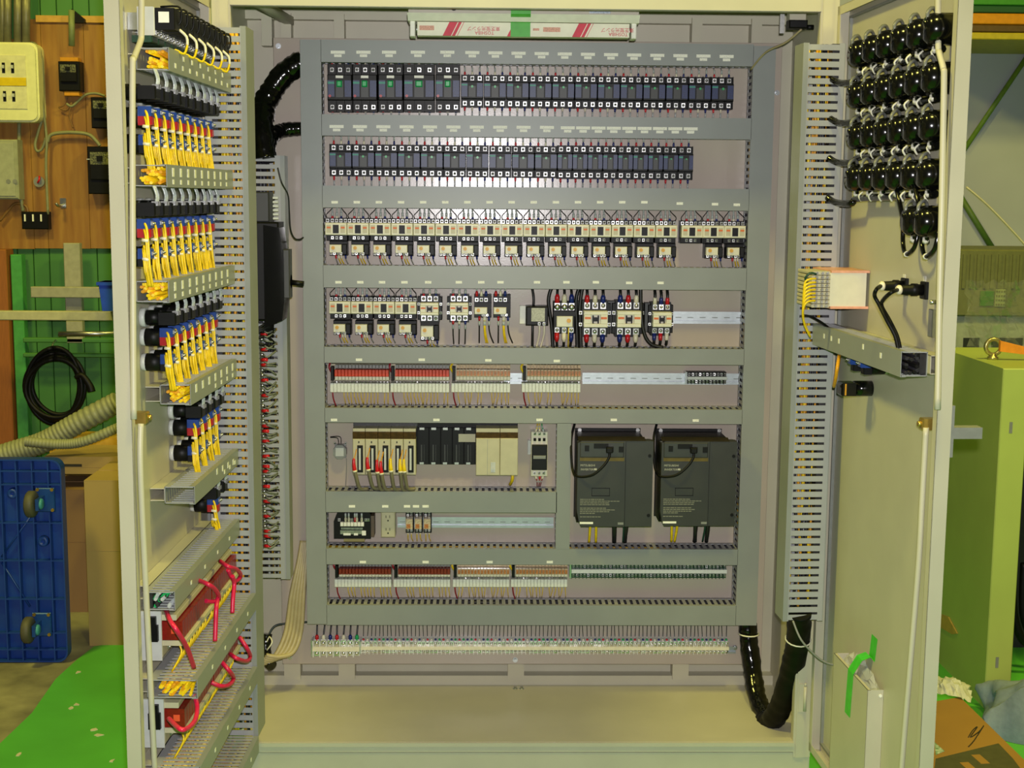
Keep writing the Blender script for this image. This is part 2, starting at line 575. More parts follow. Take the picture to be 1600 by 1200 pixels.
def hduct(px0, px1, py0, py1, label, tags=(), pyr=None, group='horizontal ducts on the mounting plate', double=False):
    """horizontal duct on the panel from pixel bounds of its cover"""
    a, b = P(px0, (py0+py1)/2), P(px1, (py0+py1)/2)
    xm = (px0+px1)/2
    zt = (P(px0, py0).z+P(px1, (pyr or (py0, py1))[0]).z)/2
    zb = (P(px0, py1).z+P(px1, (pyr or (py0, py1))[1]).z)/2
    a.x = VX0 if px0 < 600 else a.x
    b.x = VX1 if px1 > 1000 else b.x
    tg = []
    for t in tags:
        q = P(t[0], t[1])
        w = (t[2] if len(t) > 2 else 10)*.00185
        if double:
            tg.append((q.x-a.x, q.z-zb+.004, .040, .0085))
            tg.append((q.x-a.x, q.z-zb-.0055, .021, .0075))
        else:
            tg.append((q.x-a.x, q.z-zb, w, .0075))
    return duct('wiring_duct', T(a.x, DD, zb), b.x-a.x, zt-zb, DD, label, group, tags=tg)

tg1 = [(528+i*40 if i < 3 else (653, 699)[i-3], 84) for i in range(5)]+[(738+i*36.1, 84.5+i*.55) for i in range(12)]
hduct(501, 1176, 62, 95, 'grey wiring duct above the top breaker row', tg1, (71, 104), double=True)
tg2 = [(526+i*36.5, 200+i*.15) for i in range(10)]+[(887+i*24, 202+i*.2) for i in range(9)]
hduct(501, 1175, 180, 211, 'grey wiring duct between the two breaker rows', tg2, (185, 217), double=True)
tg3 = [(523+i*34.55, 316) for i in range(15)]+[(1062, 318), (1117, 319), (1151, 320)]
hduct(501, 1173, 292, 324, 'grey wiring duct between second breaker row and long contactor row', tg3, (295, 328))
tg4 = [(529, 441), (563, 441), (597, 441), (632, 441), (669, 441), (717, 441), (752, 441), (782, 441), (839, 441), (885, 441), (931, 441), (983, 442), (1032, 442)]
hduct(502, 1170, 416.5, 449.5, 'grey wiring duct between the two contactor rows', tg4, (418.5, 451.5))
hduct(503, 1167, 542, 565.5, 'grey wiring duct above the red and clear relay blocks', [(561, 562), (659, 562), (763, 563), (870, 564)], (547, 570))
hduct(504, 1164, 639, 660, 'grey wiring duct above the controller rack and inverters', [(522, 656), (682, 656), (843, 656), (959, 656), (1087, 657)], (640, 661))
hduct(508, 870, 769, 799.5, 'short grey wiring duct under the controller rack', [(550, 791), (602, 791), (636, 791), (650, 791), (665, 791)], (769, 800))
hduct(510, 1157, 859, 882, 'grey wiring duct under transformer and inverters', [(567, 878), (665, 878), (765, 878), (859, 878)], (858, 881))
hduct(511, 1151, 946, 975, 'grey wiring duct above the bottom terminal strip', (), (947, 977))

def vduct(pt0, pt1, pb0, pb1, pyt, pyb, label):
    zt, zb = P((pt0+pt1)/2, pyt).z, P((pb0+pb1)/2, pyb).z
    pm0, pm1 = (pt0+pb0)/2, (pt1+pb1)/2
    pym = (pyt+pyb)/2
    x0, x1 = P(pm0, pym).x, P(pm1, pym).x
    # vertical: local x up, local z to the left
    return duct('wiring_duct', T(x1, DD, zb) @ RY(-PI/2), zt-zb, x1-x0, DD, label, 'vertical ducts on the mounting plate')
vduct(468.5, 500, 482, 511, 62, 975, 'tall grey plate duct beside the black main breaker')
vduct(1177, 1211, 1151, 1182, 72, 977, 'tall grey plate duct standing over the thick black cable loop')
vduct(870, 891, 870, 890, 661, 858, 'short upright grey wiring duct beside the inverters')

# ------------------------------------------------------------------ devices on the mounting plate
ORD = 'first second third fourth fifth sixth seventh eighth ninth tenth eleventh twelfth thirteenth fourteenth fifteenth sixteenth seventeenth eighteenth nineteenth twentieth'.split()
K = .00186
def cen(x0, x1, y0, y1, y=.02):
    a, b = P(x0, (y0+y1)/2, y), P(x1, (y0+y1)/2, y)
    c, d = P((x0+x1)/2, y0, y), P((x0+x1)/2, y1, y)
    return (a.x+b.x)/2, (c.z+d.z)/2, b.x-a.x, c.z-d.z

WIREB = mat('black_wire', (24, 24, 24), .4, var=.2)
def add_wire(t, pts, wm, sm, r=.0016, sr=.0034, slen=.014, sub=5, marker=True):
    """a wire whose first point is at the terminal, with a coloured sleeve there"""
    w = t.add('wire', MB().tube(pts, r, 6, sub).mesh('wire', wm))
    a, b = Vector(pts[0]), Vector(pts[1])
    d = (b-a).normalized()
    if sm is not None:
        t.add('sleeve', MB().tube([a, a+d*slen*.7, a+d*slen], lambda q: sr if q < .9 else sr*.55, 8).mesh('sleeve', sm), w)
    if marker:
        t.add('wire_marker', MB().tube([a+d*slen, a+d*slen*1.9], r*1.5, 6).mesh('wire_marker', CLR), w)

def screws(xs, z, y, s=.0042):
    b = MB()
    for x in xs:
        k, j, u = RN.uniform(-.0005, .0005), RN.uniform(-.0004, .0004), s*.92
        b.add([(x-u, y+k+j, z-u*1.15), (x+u, y+k-j, z-u*1.15), (x+u, y-k-j, z+u*1.15), (x-u, y-k+j, z+u*1.15), (x-u, y+.004, z-u*1.15), (x+u, y+.004, z-u*1.15), (x+u, y+.004, z+u*1.15), (x-u, y+.004, z+u*1.15)],
              [(0, 1, 2, 3), (0, 4, 5, 1), (1, 5, 6, 2), (2, 6, 7, 3), (3, 7, 4, 0)])
        b.lathe([(0, y-.0042), (s*.36, y-.0038), (s*.64, y-.0026), (s*.74, y-.001), (s*.76, y+.002)], 'y', (x, 0, z), 7)
    return b

RWB = (RED, CREAM, BLUE)
def breaker(w, h, poles, big=False, up=.02, dn=.018, wide=False):
    t = Tpl()
    x1 = w/2-.0006
    zc = h*.27
    b = MB().box(-x1, x1, -.040, 0, -h/2, h/2).box(-x1, x1, -.062, -.040, -zc*.98, zc, .002)
    p = 2*x1/poles
    for i in range(poles+1):
        x = -x1+i*p
        x0, xx = max(-x1, x-.0012), min(x1, x+.0012)
        b.box(x0, xx, -.054, -.040, zc, h/2).box(x0, xx, -.054, -.040, -h/2, -zc)
    t.add('body', b.mesh('body', BLACK if not big else mat('dark_brown_moulding', (20, 18, 15), .45, var=.15, spec=.25)))
    yf = -.0622
    nw = w*.26
    xl = -w*.34
    lz0, lz1 = -zc*.72, zc*.55 if big else zc*.82
    n = t.add('nameplate', B('nameplate', NAVY, xl-nw/2, xl+nw/2, yf-.0008, yf, lz0, lz1))
    t.add('stripe', B('stripe', TEAL, xl-nw/2, xl+nw/2, yf-.0012, yf-.0008, lz1-h*.075, lz1-h*.03), n)
    t.add('rating_label', B('rating_label', NAVY2, -xl-nw/2, -xl+nw/2, yf-.0008, yf, lz0, lz1))
    tw = w*(.085 if not big else .11)
    s = t.add('toggle_slot', B('toggle_slot', CHAR, -w*.15, w*.15, yf-.0004, yf, -zc*.75, zc*.5))
    if big:
        t.add('toggle', MB().box(-tw, tw, yf-.012, yf, zc*.02, zc*.52, .003).mesh('toggle', GREEN), s)
        t.add('top_tag', B('top_tag', WHITE, -w*.15, w*.15, yf-.0012, yf, zc*.72, zc*.92))
        t.add('trip_button', MB().cyl('y', (xl-nw*.2, 0, lz0+.002), .004, yf-.003, yf, 10).mesh('trip_button', REDB))
    else:
        t.add('toggle', MB().cyl('y', (0, 0, zc*.42), tw*.62, yf-.008, yf, 10).mesh('toggle', GREEN), s)
    xs = [-x1+p*(i+.5) for i in range(poles)]
    ss = min(.0056, p*.30)
    if big:
        for x in xs:
            t.add('terminal_screw', screws([x], h*.38, -.043, ss).mesh('terminal_screw', SILVER))
            t.add('terminal_screw', screws([x], -h*.40, -.043, ss).mesh('terminal_screw', SILVER))
    else:
        t.add('terminal_row', screws(xs, h*.385, -.043, ss).mesh('terminal_row', SILVER))
        t.add('terminal_row', screws(xs, -h*.385, -.043, ss).mesh('terminal_row', SILVER))
    cols = RWB if poles == 3 else (RED, BLUE)
    for i, x in enumerate(xs):
        add_wire(t, [(x, -.036, h/2-.004), (x, -.036, h/2+up*.55), (x+RN.uniform(-.002, .002), -.03, h/2+up)], GREY, cols[i], slen=up*.5, sr=.0036 if big else .0030)
        add_wire(t, [(x, -.036, -h/2+.004), (x, -.036, -h/2-dn*.55), (x+RN.uniform(-.003, .003), -.03, -h/2-dn)], GREY, cols[i], slen=dn*.5, sr=.0036 if big else .0030)
    return t

def put(t, name, x, z, label, cat, group=None):
    return t.put(name, T(x, YP-.0006, z), label, cat, group)

# top row: five large breakers, twelve small ones
edges = [511, 549.7, 589.7, 630.3, 679, 720]
tb = {}
for i in range(5):
    x, z, w, h = cen(edges[i], edges[i+1], 99, 174)
    wide = i == 3
    if wide not in tb:
        tb[wide] = breaker(w, h, 3, True, .014, .012)
    put(tb[wide], 'large_breaker', x, z, 'wide black circuit breaker with green toggle among the large breakers' if wide else ORD[i]+' large black circuit breaker with green toggle from the black main breaker', 'circuit breaker', None if wide else 'large breakers in the top row')
ts = None
for i in range(12):
    x0, x1 = 720+i*35.6, 720+(i+1)*35.6
    x, z, w, h = cen(x0, x1, 115+i*.55, 166+i*.45)
    z = cen(900, 936, 117.5, 168)[1]
    ts = ts or breaker(w, h, 3, False, .026, .030)
    put(ts, 'circuit_breaker', x, z, 'small black three pole breaker, '+ORD[i]+' after the large breakers', 'circuit breaker', 'small breakers in the top row')
z2 = cen(780, 820, 227, 277.5)[1]
t3 = t2 = None
for i in range(10):
    x, z, w, h = cen(514+i*35.7, 514+(i+1)*35.7, 227, 277.5)
    t3 = t3 or breaker(w, h, 3, False, .030, .032)
    put(t3, 'circuit_breaker', x, z2, 'three pole breaker of the second breaker row, '+ORD[9-i]+' from the two pole breakers', 'circuit breaker', 'three pole breakers in the second row')
for i in range(9):
    x, z, w, h = cen(871+i*23.65, 871+(i+1)*23.65, 227, 279.5)
    t2 = t2 or breaker(w, h, 2, False, .030, .032)
    put(t2, 'circuit_breaker', x, z2, 'narrow two pole breaker of the second breaker row, '+ORD[i]+' after the three pole breakers', 'circuit breaker', 'two pole breakers in the second row')

# contactors
def contactor(w, h, style=0, up=.045, dn=.0, cols=RWB, cols2=None, wcol=CLR, bigs=None):
    t = Tpl()
    if style == 0:
        t.add('base', MB().box(-w*.48, w*.48, -.044, 0, -h/2, h/2, .001).mesh('base', BLACK))
        z0, z1, yb = -h*.24, h*.30, -.072
        t.add('body', MB().box(-w*.492, w*.492, yb, -.040, z0, z1, .002).mesh('body', IVORY))
        ww, wz0, wz1 = w*.135, z0+h*.08, z1-h*.09
        t.add('window', B('window', BLACK, -ww, ww, yb-.0012, yb, wz0, wz1))
        for s in (-1, 1):
            m_ = t.add('side_plate', B('side_plate', PLCB, s*w*.32-w*.105, s*w*.32+w*.105, yb-.0010, yb, wz0+.001, wz1))
            t.add('orange_mark', B('orange_mark', ORANGE, s*w*.32-w*.09, s*w*.32+w*.09, yb-.0016, yb-.001, h*.05, h*.13), m_)
        xs = [-w*.41, -w*.2, 0, w*.2, w*.41]
        t.add('terminal_row', screws(xs, h*.39, -.049, w*.072).mesh('terminal_row', SILVER))
        t.add('terminal_row', screws(xs[1:-1], -h*.37, -.049, w*.06).mesh('terminal_row', SILVER))
        tx, tz, ty = xs[1:-1], h/2-.004, -.040
    else:
        # wide base, H shaped front, three heavy terminals each side
        t.add('base', MB().box(-w*.5, w*.5, -.045, 0, -h*.42, h*.42, .0015).box(-w*.40, w*.40, -.05, 0, -h/2, h/2).mesh('base', BLACK))
        yb = -.088
        bw_, z1, z0 = w*.37, h*.23, -h*.21
        b = MB().box(-bw_, bw_, yb+.012, -.045, z0, z1, .002)
        b.box(-bw_, bw_, yb, yb+.012, z1-h*.10, z1, .0015).box(-bw_, bw_, yb, yb+.012, z0, z0+h*.10, .0015)
        for s in (-1, 1):
            b.box(s*bw_*.7-bw_*.3, s*bw_*.7+bw_*.3, yb, yb+.012, z0+h*.10, z1-h*.10, .001)
        t.add('body', b.mesh('body', IVORY))
        t.add('window', MB().box(-bw_*.28, bw_*.28, yb+.004, yb+.012, -h*.05, h*.06).box(-bw_*.28, -bw_*.16, yb+.003, yb+.012, -h*.1, h*.11).box(bw_*.16, bw_*.28, yb+.003, yb+.012, -h*.1, h*.11).mesh('window', BLACK))
        for s in (-1, 1):
            t.add('orange_mark', B('orange_mark', ORANGE, s*bw_*.68-bw_*.25, s*bw_*.68+bw_*.25, yb-.0007, yb, h*.015, h*.075))
        xs = [-w*.25, 0, w*.25]
        for x in xs:
            t.add('terminal_screw', screws([x], h*.36, -.056, w*.095).mesh('terminal_screw', SILVER))
            t.add('terminal_screw', screws([x], -h*.35, -.056, w*.095).mesh('terminal_screw', SILVER))
        t.add('terminal_row', screws([-w*.45, w*.45], h*.16, -.052, w*.05).mesh('terminal_row', SILVER), kind='stuff')
        t.add('terminal_row', screws([-w*.45, w*.45], -h*.16, -.052, w*.05).mesh('terminal_row', SILVER), kind='stuff')
        tx, tz, ty = xs, h*.42, -.050
    heavy = bigs is not None
    for i, x in enumerate(tx):
        if up:
            if heavy:
                add_wire(t, [(x, ty, tz), (x, ty, tz+.03), (x*1.0, ty+.012, tz+up)], WIREB, cols[i], r=.0045, sr=bigs, slen=.026, marker=False)
            else:
                add_wire(t, [(x, ty, tz), (x, ty+.002, tz+up*.5), (x+RN.uniform(-.004, .004), ty+.01, tz+up)], wcol, cols[i], slen=.011, sr=.0036, r=.0024)
        if dn:
            c2 = (cols2 or cols)[i]
            if heavy:
                add_wire(t, [(x, ty, -tz), (x, ty, -tz-.026), (x, ty+.01, -tz-dn)], WIREB, c2, r=.0045, sr=bigs, slen=.026, marker=False)
            else:
                add_wire(t, [(x, ty, -tz), (x, ty, -tz-dn*.5), (x+RN.uniform(-.002, .006), ty+.012, -tz-dn)], WIREB, c2, slen=.014, sr=.0036, r=.002)
    if style == 0:
        for s in (-1, 1):
            x = s*w*.41
            w_ = t.add('wire', MB().tube([(x, -.044, h*.45), (x+s*.004, -.05, h*.45+.012), (x-s*.006, -.04, h*.45+.024), (x-s*.02, -.03, h*.45+.04)], .0013, 5, 5).mesh('wire', WIREB))
    return t

def overload(w, h, wires=True, dn=.026):
    t = Tpl()
    t.add('base', MB().box(-w/2, w/2, -.040, 0, -h/2, h/2, .001).box(-w*.42, w*.30, -.046, -.040, h*.22, h*.48).box(w*.22, w/2, -.056, -.040, -h*.42, h*.3, .002).mesh('base', BLACK))
    t.add('body', MB().box(-w*.47, w*.20, -.060, -.040, -h*.28, h*.26, .0015).mesh('body', IVORY))
    t.add('dial', MB().cyl('y', (-w*.26, 0, h*.05), w*.105, -.0635, -.060, 12).box(-w*.26-.0006, -w*.26+.0006, -.0642, -.0635, h*.05-w*.09, h*.05+w*.09).mesh('dial', OCHRE))
    xs = [-w*.38, -w*.2, w*.0, w*.17]
    t.add('terminal_row', screws(xs, -h*.34, -.056, w*.068).mesh('terminal_row', SILVER))
    if wires:
        for x, wm, sm in ((-w*.14, GREY, RED), (w*.02, YEL, CREAM), (w*.16, YEL, CREAM), (w*.40, GREY, BLUE)):
            add_wire(t, [(x, -.044, -h*.45), (x+.001, -.042, -h*.45-dn*.5), (x+RN.uniform(0, .008), -.032, -h*.45-dn)], wm, sm, slen=.012, sr=.0028, r=.0018, marker=False)
    return t

SC, OC = 'magnetic contactor', 'overload relay'
cx = [508+34.4*i for i in range(16)]+[1064, 1097.5, 1131]
z3 = cen(780, 820, 343, 378.5)[1]
zo3 = cen(780, 820, 379, 402)[1]
ct = ot = None
for i, x0 in enumerate(cx):
    x, z, w, h = cen(x0, x0+34.2, 343, 378.5)
    ct = ct or contactor(w, h, 0, .040)
    put(ct, 'contactor', x, z3, 'ivory contactor of the long contactor row, '+ORD[i]+' from the black main breaker', SC, 'contactors in the long row')
    if i != 16:
        x, z, w, h = cen(x0+5.5, x0+37.5-4, 379, 402)
        ot = ot or overload(w, h)
        put(ot, 'overload_relay', x, zo3, 'small overload relay under the '+ORD[i]+' contactor of the long row from the main breaker', OC, 'overload relays under the long row')
z4 = cen(600, 640, 464, 500)[1]
zo4 = cen(600, 640, 502, 525)[1]
for i in range(4):
    x, z, w, h = cen(514+i*34.3, 548.2+i*34.3, 464, 500)
    put(ct, 'contactor', x, z4, 'small ivory contactor of the short contactor row, '+ORD[3-i]+' from the medium contactors', SC, 'small contactors in the short row')
    x, z, w, h = cen(519+i*34.3, 548+i*34.3, 502, 525)
    put(ot, 'overload_relay', x, zo4, 'small overload relay under the short contactor row, '+ORD[3-i]+' from the medium contactors', OC, 'overload relays under the short row')
x, z, w, h = cen(652, 690.5, 461, 504)
tm = contactor(w, h, 1, .03, 0)
put(tm, 'contactor', x, z, 'medium contactor with H shaped window joined to an overload relay', SC)
tm2 = contactor(w, h, 1, .03, .072)
x, z, w, h = cen(698, 737, 461, 504)
put(tm2, 'contactor', x, z, 'medium contactor with H shaped window and three black tail wires', SC)
x, z, w, h = cen(656.5, 685.5, 502, 534)
put(overload(w, h, True, .02), 'overload_relay', x, z, 'overload relay plugged under the medium contactor', OC)
tol = None
for x0 in (741, 771):
    x, z, w, h = cen(x0, x0+27, 461, 497)
    if tol is None:
        tol = Tpl()
        tol.add('base', MB().box(-w/2, w/2, -.044, 0, -h/2, h/2, .001).box(-w/2, w/2, -.054, -.044, -h*.12, h*.16).mesh('base', BLACK))
        tol.add('body', MB().box(-w*.48, w*.25, -.062, -.044, -h*.34, -h*.04, .0015).mesh('body', IVORY))
        tol.add('dial', MB().cyl('y', (-w*.26, 0, -h*.17), w*.11, -.065, -.062, 12).mesh('dial', OCHRE))
        tol.add('terminal_row', screws([-w*.36, -w*.09, w*.18], h*.28, -.052, w*.10).mesh('terminal_row', SILVER))
        tol.add('terminal_row', screws([w*.0, w*.14, w*.26], -h*.38, -.056, w*.06).mesh('terminal_row', SILVER))
        for i, xx in enumerate((-w*.36, -w*.09, w*.18)):
            add_wire(tol, [(xx, -.044, h*.42), (xx, -.042, h*.42+.02), (xx, -.03, h*.42+.034)], GREY, RWB[i], slen=.016, sr=.0042)
        for xx, wm, sm, e in ((-w*.2, WIREB, RED, 0), (w*.08, YEL, CREAM, .006), (w*.14, YEL, CREAM, .008), (w*.36, WIREB, BLUE, .014)):
            add_wire(tol, [(xx, -.044, -h*.45), (xx, -.044, -h*.45-.03), (xx+e*.3, -.04, -h*.45-.055), (xx+e, -.03, -h*.45-.08)], wm, sm, slen=.014, sr=.0034, r=.0022)
    put(tol, 'overload_relay', x, z, 'overload relay with long tail wires on the side of the '+('medium contactor' if x0 < 760 else 'black boxed sensor'), OC, 'stand alone overload relays')
# end clamps on the rail
CL = ['white rail clamp between the two medium contactors', 'white rail clamp between medium contactor and overload relay with tails', 'white rail clamp between the two overload relays with tails', 'white rail clamp facing the black boxed sensor', 'white rail clamp between black boxed sensor and large overload relay', 'white rail clamp between large overload relay and large contactor', 'white rail clamp between the last two contactors']
clamp = MB().box(-.0075, .0075, -.03, 0, .001, .018, .001).box(-.0075, .0075, -.03, 0, -.018, -.001, .001).mesh('end_clamp', WHITE)
for px, py in ((694, 479), (739.5, 479), (769.5, 479), (801, 479), (861, 489), (905, 490), (1006.5, 492)):
    q = P(px, py, .055)
    solo('end_clamp', clamp, CL.pop(0), 'rail clamp', T(q.x, YP-.0006, q.z))
# black filter box
x, z, w, h = cen(822, 857, 479, 509)
t = Tpl()
t.add('body', MB().box(-w/2, w/2, -.06, 0, -h/2, h/2, .003).mesh('body', BLACK))
t.add('face_label', B('face_label', mat('speckled_grey_label', (176, 174, 158), .5, var=.2, scale=300), -w*.26, w*.34, -.062, -.06, -h*.28, h*.42))
t.add('flange', MB().box(-w*.77, -w*.5, -.02, 0, -h*.48, h*.48, .001).cyl('y', (-w*.65, 0, 0), .003, -.022, -.02, 8).mesh('flange', WHITE))
for a, b_, wm in (((-.010, h/2), (-.016, h/2+.062), WIREB), ((-.012, -h/2), (-.012, -h/2-.07), WIREB), ((.008, -h/2), (.000, -h/2-.07), CREAM), ((.022, -h/2), (.012, -h/2-.07), CREAM)):
    t.add('cable', MB().tube([(a[0], -.03, a[1]), (a[0], -.03, a[1]+(b_[1]-a[1])*.4), (b_[0], -.02, b_[1])], .004 if wm is WIREB else .003, 8, 5).mesh('cable', wm))
t.add('terminal_row', screws([.006, .020], -h*.40, -.062, .004).mesh('terminal_row', SILVER))
put(t, 'filter_box', x, z, 'black boxed current sensor with grey face beside the large overload relay', 'sensor')
# large overload relay
x, z, w, h = cen(865, 899, 472, 522)
t = Tpl()
t.add('base', MB().box(-w/2, w/2, -.05, 0, -h/2, h/2, .002).box(-w/2, w/2, -.062, -.05, h*.06, h*.2).mesh('base', BLACK))
t.add('body', MB().box(-w*.36, w*.38, -.066, -.05, -h*.28, h*.06, .002).mesh('body', IVORY))
t.add('dial', MB().cyl('y', (w*.2, 0, -h*.08), w*.10, -.07, -.066, 12).mesh('dial', OCHRE))
for i, xx in enumerate((-w*.33, 0, w*.33)):
    t.add('terminal_lug', MB().lathe([(.0088, -.056), (.0088, -.062), (.005, -.066), (0, -.066)], 'y', (xx, 0, h*.34), 12).box(xx-.008, xx+.008, -.056, -.05, h*.24, h*.46).mesh('terminal_lug', SILVER))
    t.add('terminal_lug', screws([xx], -h*.38, -.058, .007).mesh('terminal_lug', SILVER))
    add_wire(t, [(xx, -.05, h*.46), (xx, -.05, h*.46+.028), (xx*.9, -.035, h*.46+.05)], WIREB, RWB[i], r=.004, sr=.0075, slen=.026, marker=False)
    add_wire(t, [(xx, -.05, -h*.44), (xx, -.05, -h*.44-.026), (xx*.9, -.035, -h*.44-.05)], WIREB, RWB[i], r=.004, sr=.0072, slen=.03, marker=False)
t.add('wire', MB().tube([(w*.2, -.06, -h*.3), (w*.2, -.058, -h*.6), (w*.22, -.03, -h*.95)], .002, 6, 5).mesh('wire', YEL))
put(t, 'overload_relay', x, z, 'large overload relay with round lugs and red, cream and blue boots', OC)
# large contactors
for (x0, x1, y0, y1), lab, c1, c2 in (((905, 955, 470, 527), 'large contactor with red boot first, beside the large overload relay', RWB, RWB),
                                       ((957, 1007, 470, 527), 'large contactor with blue boot first, between two other contactors', (BLUE, RED, CREAM), (BLUE, RED, CREAM)),
                                       ((1014, 1053, 473, 525), 'medium contactor with cream boot first, last before the bare rail', (CREAM, BLUE, RED), (BLUE, RED, CREAM))):
    x, z, w, h = cen(x0, x1, y0, y1)
    t = contactor(w, h, 1, .042, .036, c1, c2, bigs=.0075 if w > .08 else .006)
    t.add('side_block', MB().box(-w*.62, -w*.40, -.03, 0, -h*.42, h*.47, .001).mesh('side_block', CHAR))
    put(t, 'contactor', x, z, lab, SC)
# heavy black cables running between the ducts
for k, pts in enumerate((((862, 449), (857, 470), (862, 510), (864, 546)), ((905, 449), (900, 470), (901, 510), (902, 546)), ((910, 449), (906, 480), (907, 520), (908, 546)), ((1001, 449), (1002, 490), (1007, 522), (1018, 538), (1036, 543)))):
    q = [P(a, b, .05-.03*k*.2) for a, b in pts]
    solo('black_cable', MB().tube(q, .0055, 8, 6).mesh('black_cable', WIREB), ('black cable passing between filter box and large overload relay', 'black cable of the pair, touching the large overload relay', 'black cable of the pair, on the large contactor side', 'black cable curving under the last contactor')[k], 'cable')

# DIN rails
def din(px0, px1, py0, py1, label):
    a, b = P(px0, (py0+py1)/2, YP-.008), P(px1, (py0+py1)/2, YP-.008)
    zt, zb = P((px0+px1)/2, py0, YP-.008).z, P((px0+px1)/2, py1, YP-.008).z
    h = zt-zb
    L = b.x-a.x
    t = thing('din_rail', label, 'mounting rail', T(a.x, YP-.0006, zb))
    r = MB().box(0, L, -.0015, 0, h*.2, h*.8).box(0, L, -.0085, 0, h*.2, h*.2+.001).box(0, L, -.0085, 0, h*.8-.001, h*.8)
    r.box(0, L, -.0085, -.0075, h*.8, h).box(0, L, -.0085, -.0075, 0, h*.2)
    ob('rail', r.mesh('rail', RAIL), t)
    n = int(L/.033)
    s = MB()
    for i in range(n):
        s.box((i+.2)*L/n, (i+.68)*L/n, -.0019, -.0015, h*.47, h*.53)
    ob('slot_row', s.mesh('slot_row', GREY), t, kind='stuff')
    return t
din(910, 1161, 583, 600.5, 'bare zinc rail beside the clear relay blocks')
din(621, 865, 808, 824.5, 'bare zinc rail beside the wall outlet')
din(1052, 1166, 487, 506, 'bare zinc rail after the last contactor')
din(788, 824, 583, 600, 'short bit of zinc rail between the two clear relay blocks')
din(1136, 1150, 1010, 1021, 'end of zinc rail beside the bottom terminal strip')

# relay blocks
def relay_block(w, h, clear, n=16, dark=False):
    t = Tpl()
    x0, x1 = -w/2, w/2
    c0 = x0+w*.085
    p = (x1-c0)/n
    t.add('base', MB().box(x0+w*.01, x1, -.030, 0, -h*.10, h/2, .001).mesh('base', PLCB))
    top, mid, low = MB(), MB(), MB()
    for i in range(n):
        a, b = c0+i*p+.0005, c0+(i+1)*p-.0005
        top.box(a, b, -.045, -.030, h*.36, h*.49, .0006)
        mid.box(a, b, -.064, -.030, h*.10, h*.34, .0008)
        low.box(a, b, -.050, -.030, -h*.05, h*.075, .0008)
        low.cyl('y', ((a+b)/2, 0, h*.01), .0014, -.052, -.050, 6)
    t.add('socket_row', top.mesh('socket_row', GREY if not clear else CLEAR), kind='stuff')
    t.add('relay_row', mid.mesh('relay_row', (CLEAR if clear else (DRED if dark else REDR))), kind='stuff', label='row of clear relays with brown coils' if clear else 'row of plug in red relays')
    if clear:
        co = MB()
        for i in range(n):
            a, b = c0+i*p+.0014, c0+(i+1)*p-.0014
            co.box(a, b, -.0652, -.064, h*.13, h*.30)
        t.add('coil_row', co.mesh('coil_row', COPPER), kind='stuff')
    t.add('lever_row', low.mesh('lever_row', IVORY), kind='stuff')
    t.add('end_clip', MB().box(x0+w*.02, x0+w*.07, -.058, 0, -h*.06, h*.44, .001).mesh('end_clip', BLACK))
    mk = MB()
    for i in range(n+1):
        a, b = x0+i*w/(n+1)+.0003, x0+(i+1)*w/(n+1)-.0003
        mk.box(a, b, -.048, 0, -h/2, -h*.17, .001)
    t.add('marker_strip', mk.mesh('marker_strip', MARK), kind='stuff')
    sc = screws([c0+(i+.5)*p for i in range(n)], -h*.13, -.045, .0016)
    t.add('terminal_row', sc.mesh('terminal_row', SILVER), kind='stuff')
    ws = MB()
    for i in range(n):
        if RN.random() < .12: continue
        x = c0+(i+.5)*p
        e = RN.uniform(-.004, .004)
        ws.tube([(x, -.030, -h/2+.004), (x, -.030, -h/2-.014), (x+e, -.024, -h/2-.030), (x+e*1.4, -.012, -h/2-.042)], .0015, 4)
    t.add('wires', ws.mesh('wires', YEL), kind='stuff')
    t.add('feed_wire', MB().tube([(x0+.006, -.034, -h/2+.004), (x0+.008, -.034, -h/2-.02), (x0+.014, -.02, -h/2-.044)], .0022, 6, 4).mesh('feed_wire', mat('dark_red_wire', (150, 20, 36), .4)))
    t.add('top_wire', MB().tube([(x0+.005, -.04, h*.2), (x0-.002, -.045, h*.42), (x0+.002 if not clear else x0+.012, -.03, h*.62)], .0032, 6, 5).mesh('top_wire', YEL if clear else MATS['dark_red_wire']))
    return t
RB = 'relay block'
x, z, w, h = cen(514.5, 607.5, 571, 614.5)
tr, tc = relay_block(w, h, False), relay_block(w, h, True)
for x0, x1, tt, lab, gp in ((514.5, 607.5, tr, 'bright red relay block above the controller rack, beside the tall plate duct', None), (609, 702, tr, 'bright red relay block between another red block and a clear one', None),
                        (704.5, 798, tc, 'clear relay block next to the red ones above the controller rack', None), (815, 908.5, tc, 'clear relay block beside the bare rail', None)):
    x, z, w, h = cen(x0, x1, 571, 614.5)
    put(tt, 'relay_block', x, z, lab, RB, gp)
x, z, w, h = cen(521.5, 611, 883, 920)
tr2, tc2 = relay_block(w, h, False, 16, True), relay_block(w, h, True)
for x0, x1, tt, lab, gp in ((521.5, 611, tr2, 'dark red relay block of the bottom relay row, beside the tall plate duct', None), (613.5, 704, tr2, 'dark red relay block of the bottom relay row, beside a clear one', None),
                        (706.5, 797, tc2, 'clear relay block next to the red ones in the bottom relay row', None), (798.5, 887, tc2, 'clear relay block beside the long dark green terminal block', None)):
    x, z, w, h = cen(x0, x1, 883, 920)
    put(tt, 'relay_block', x, z, lab, RB, gp)

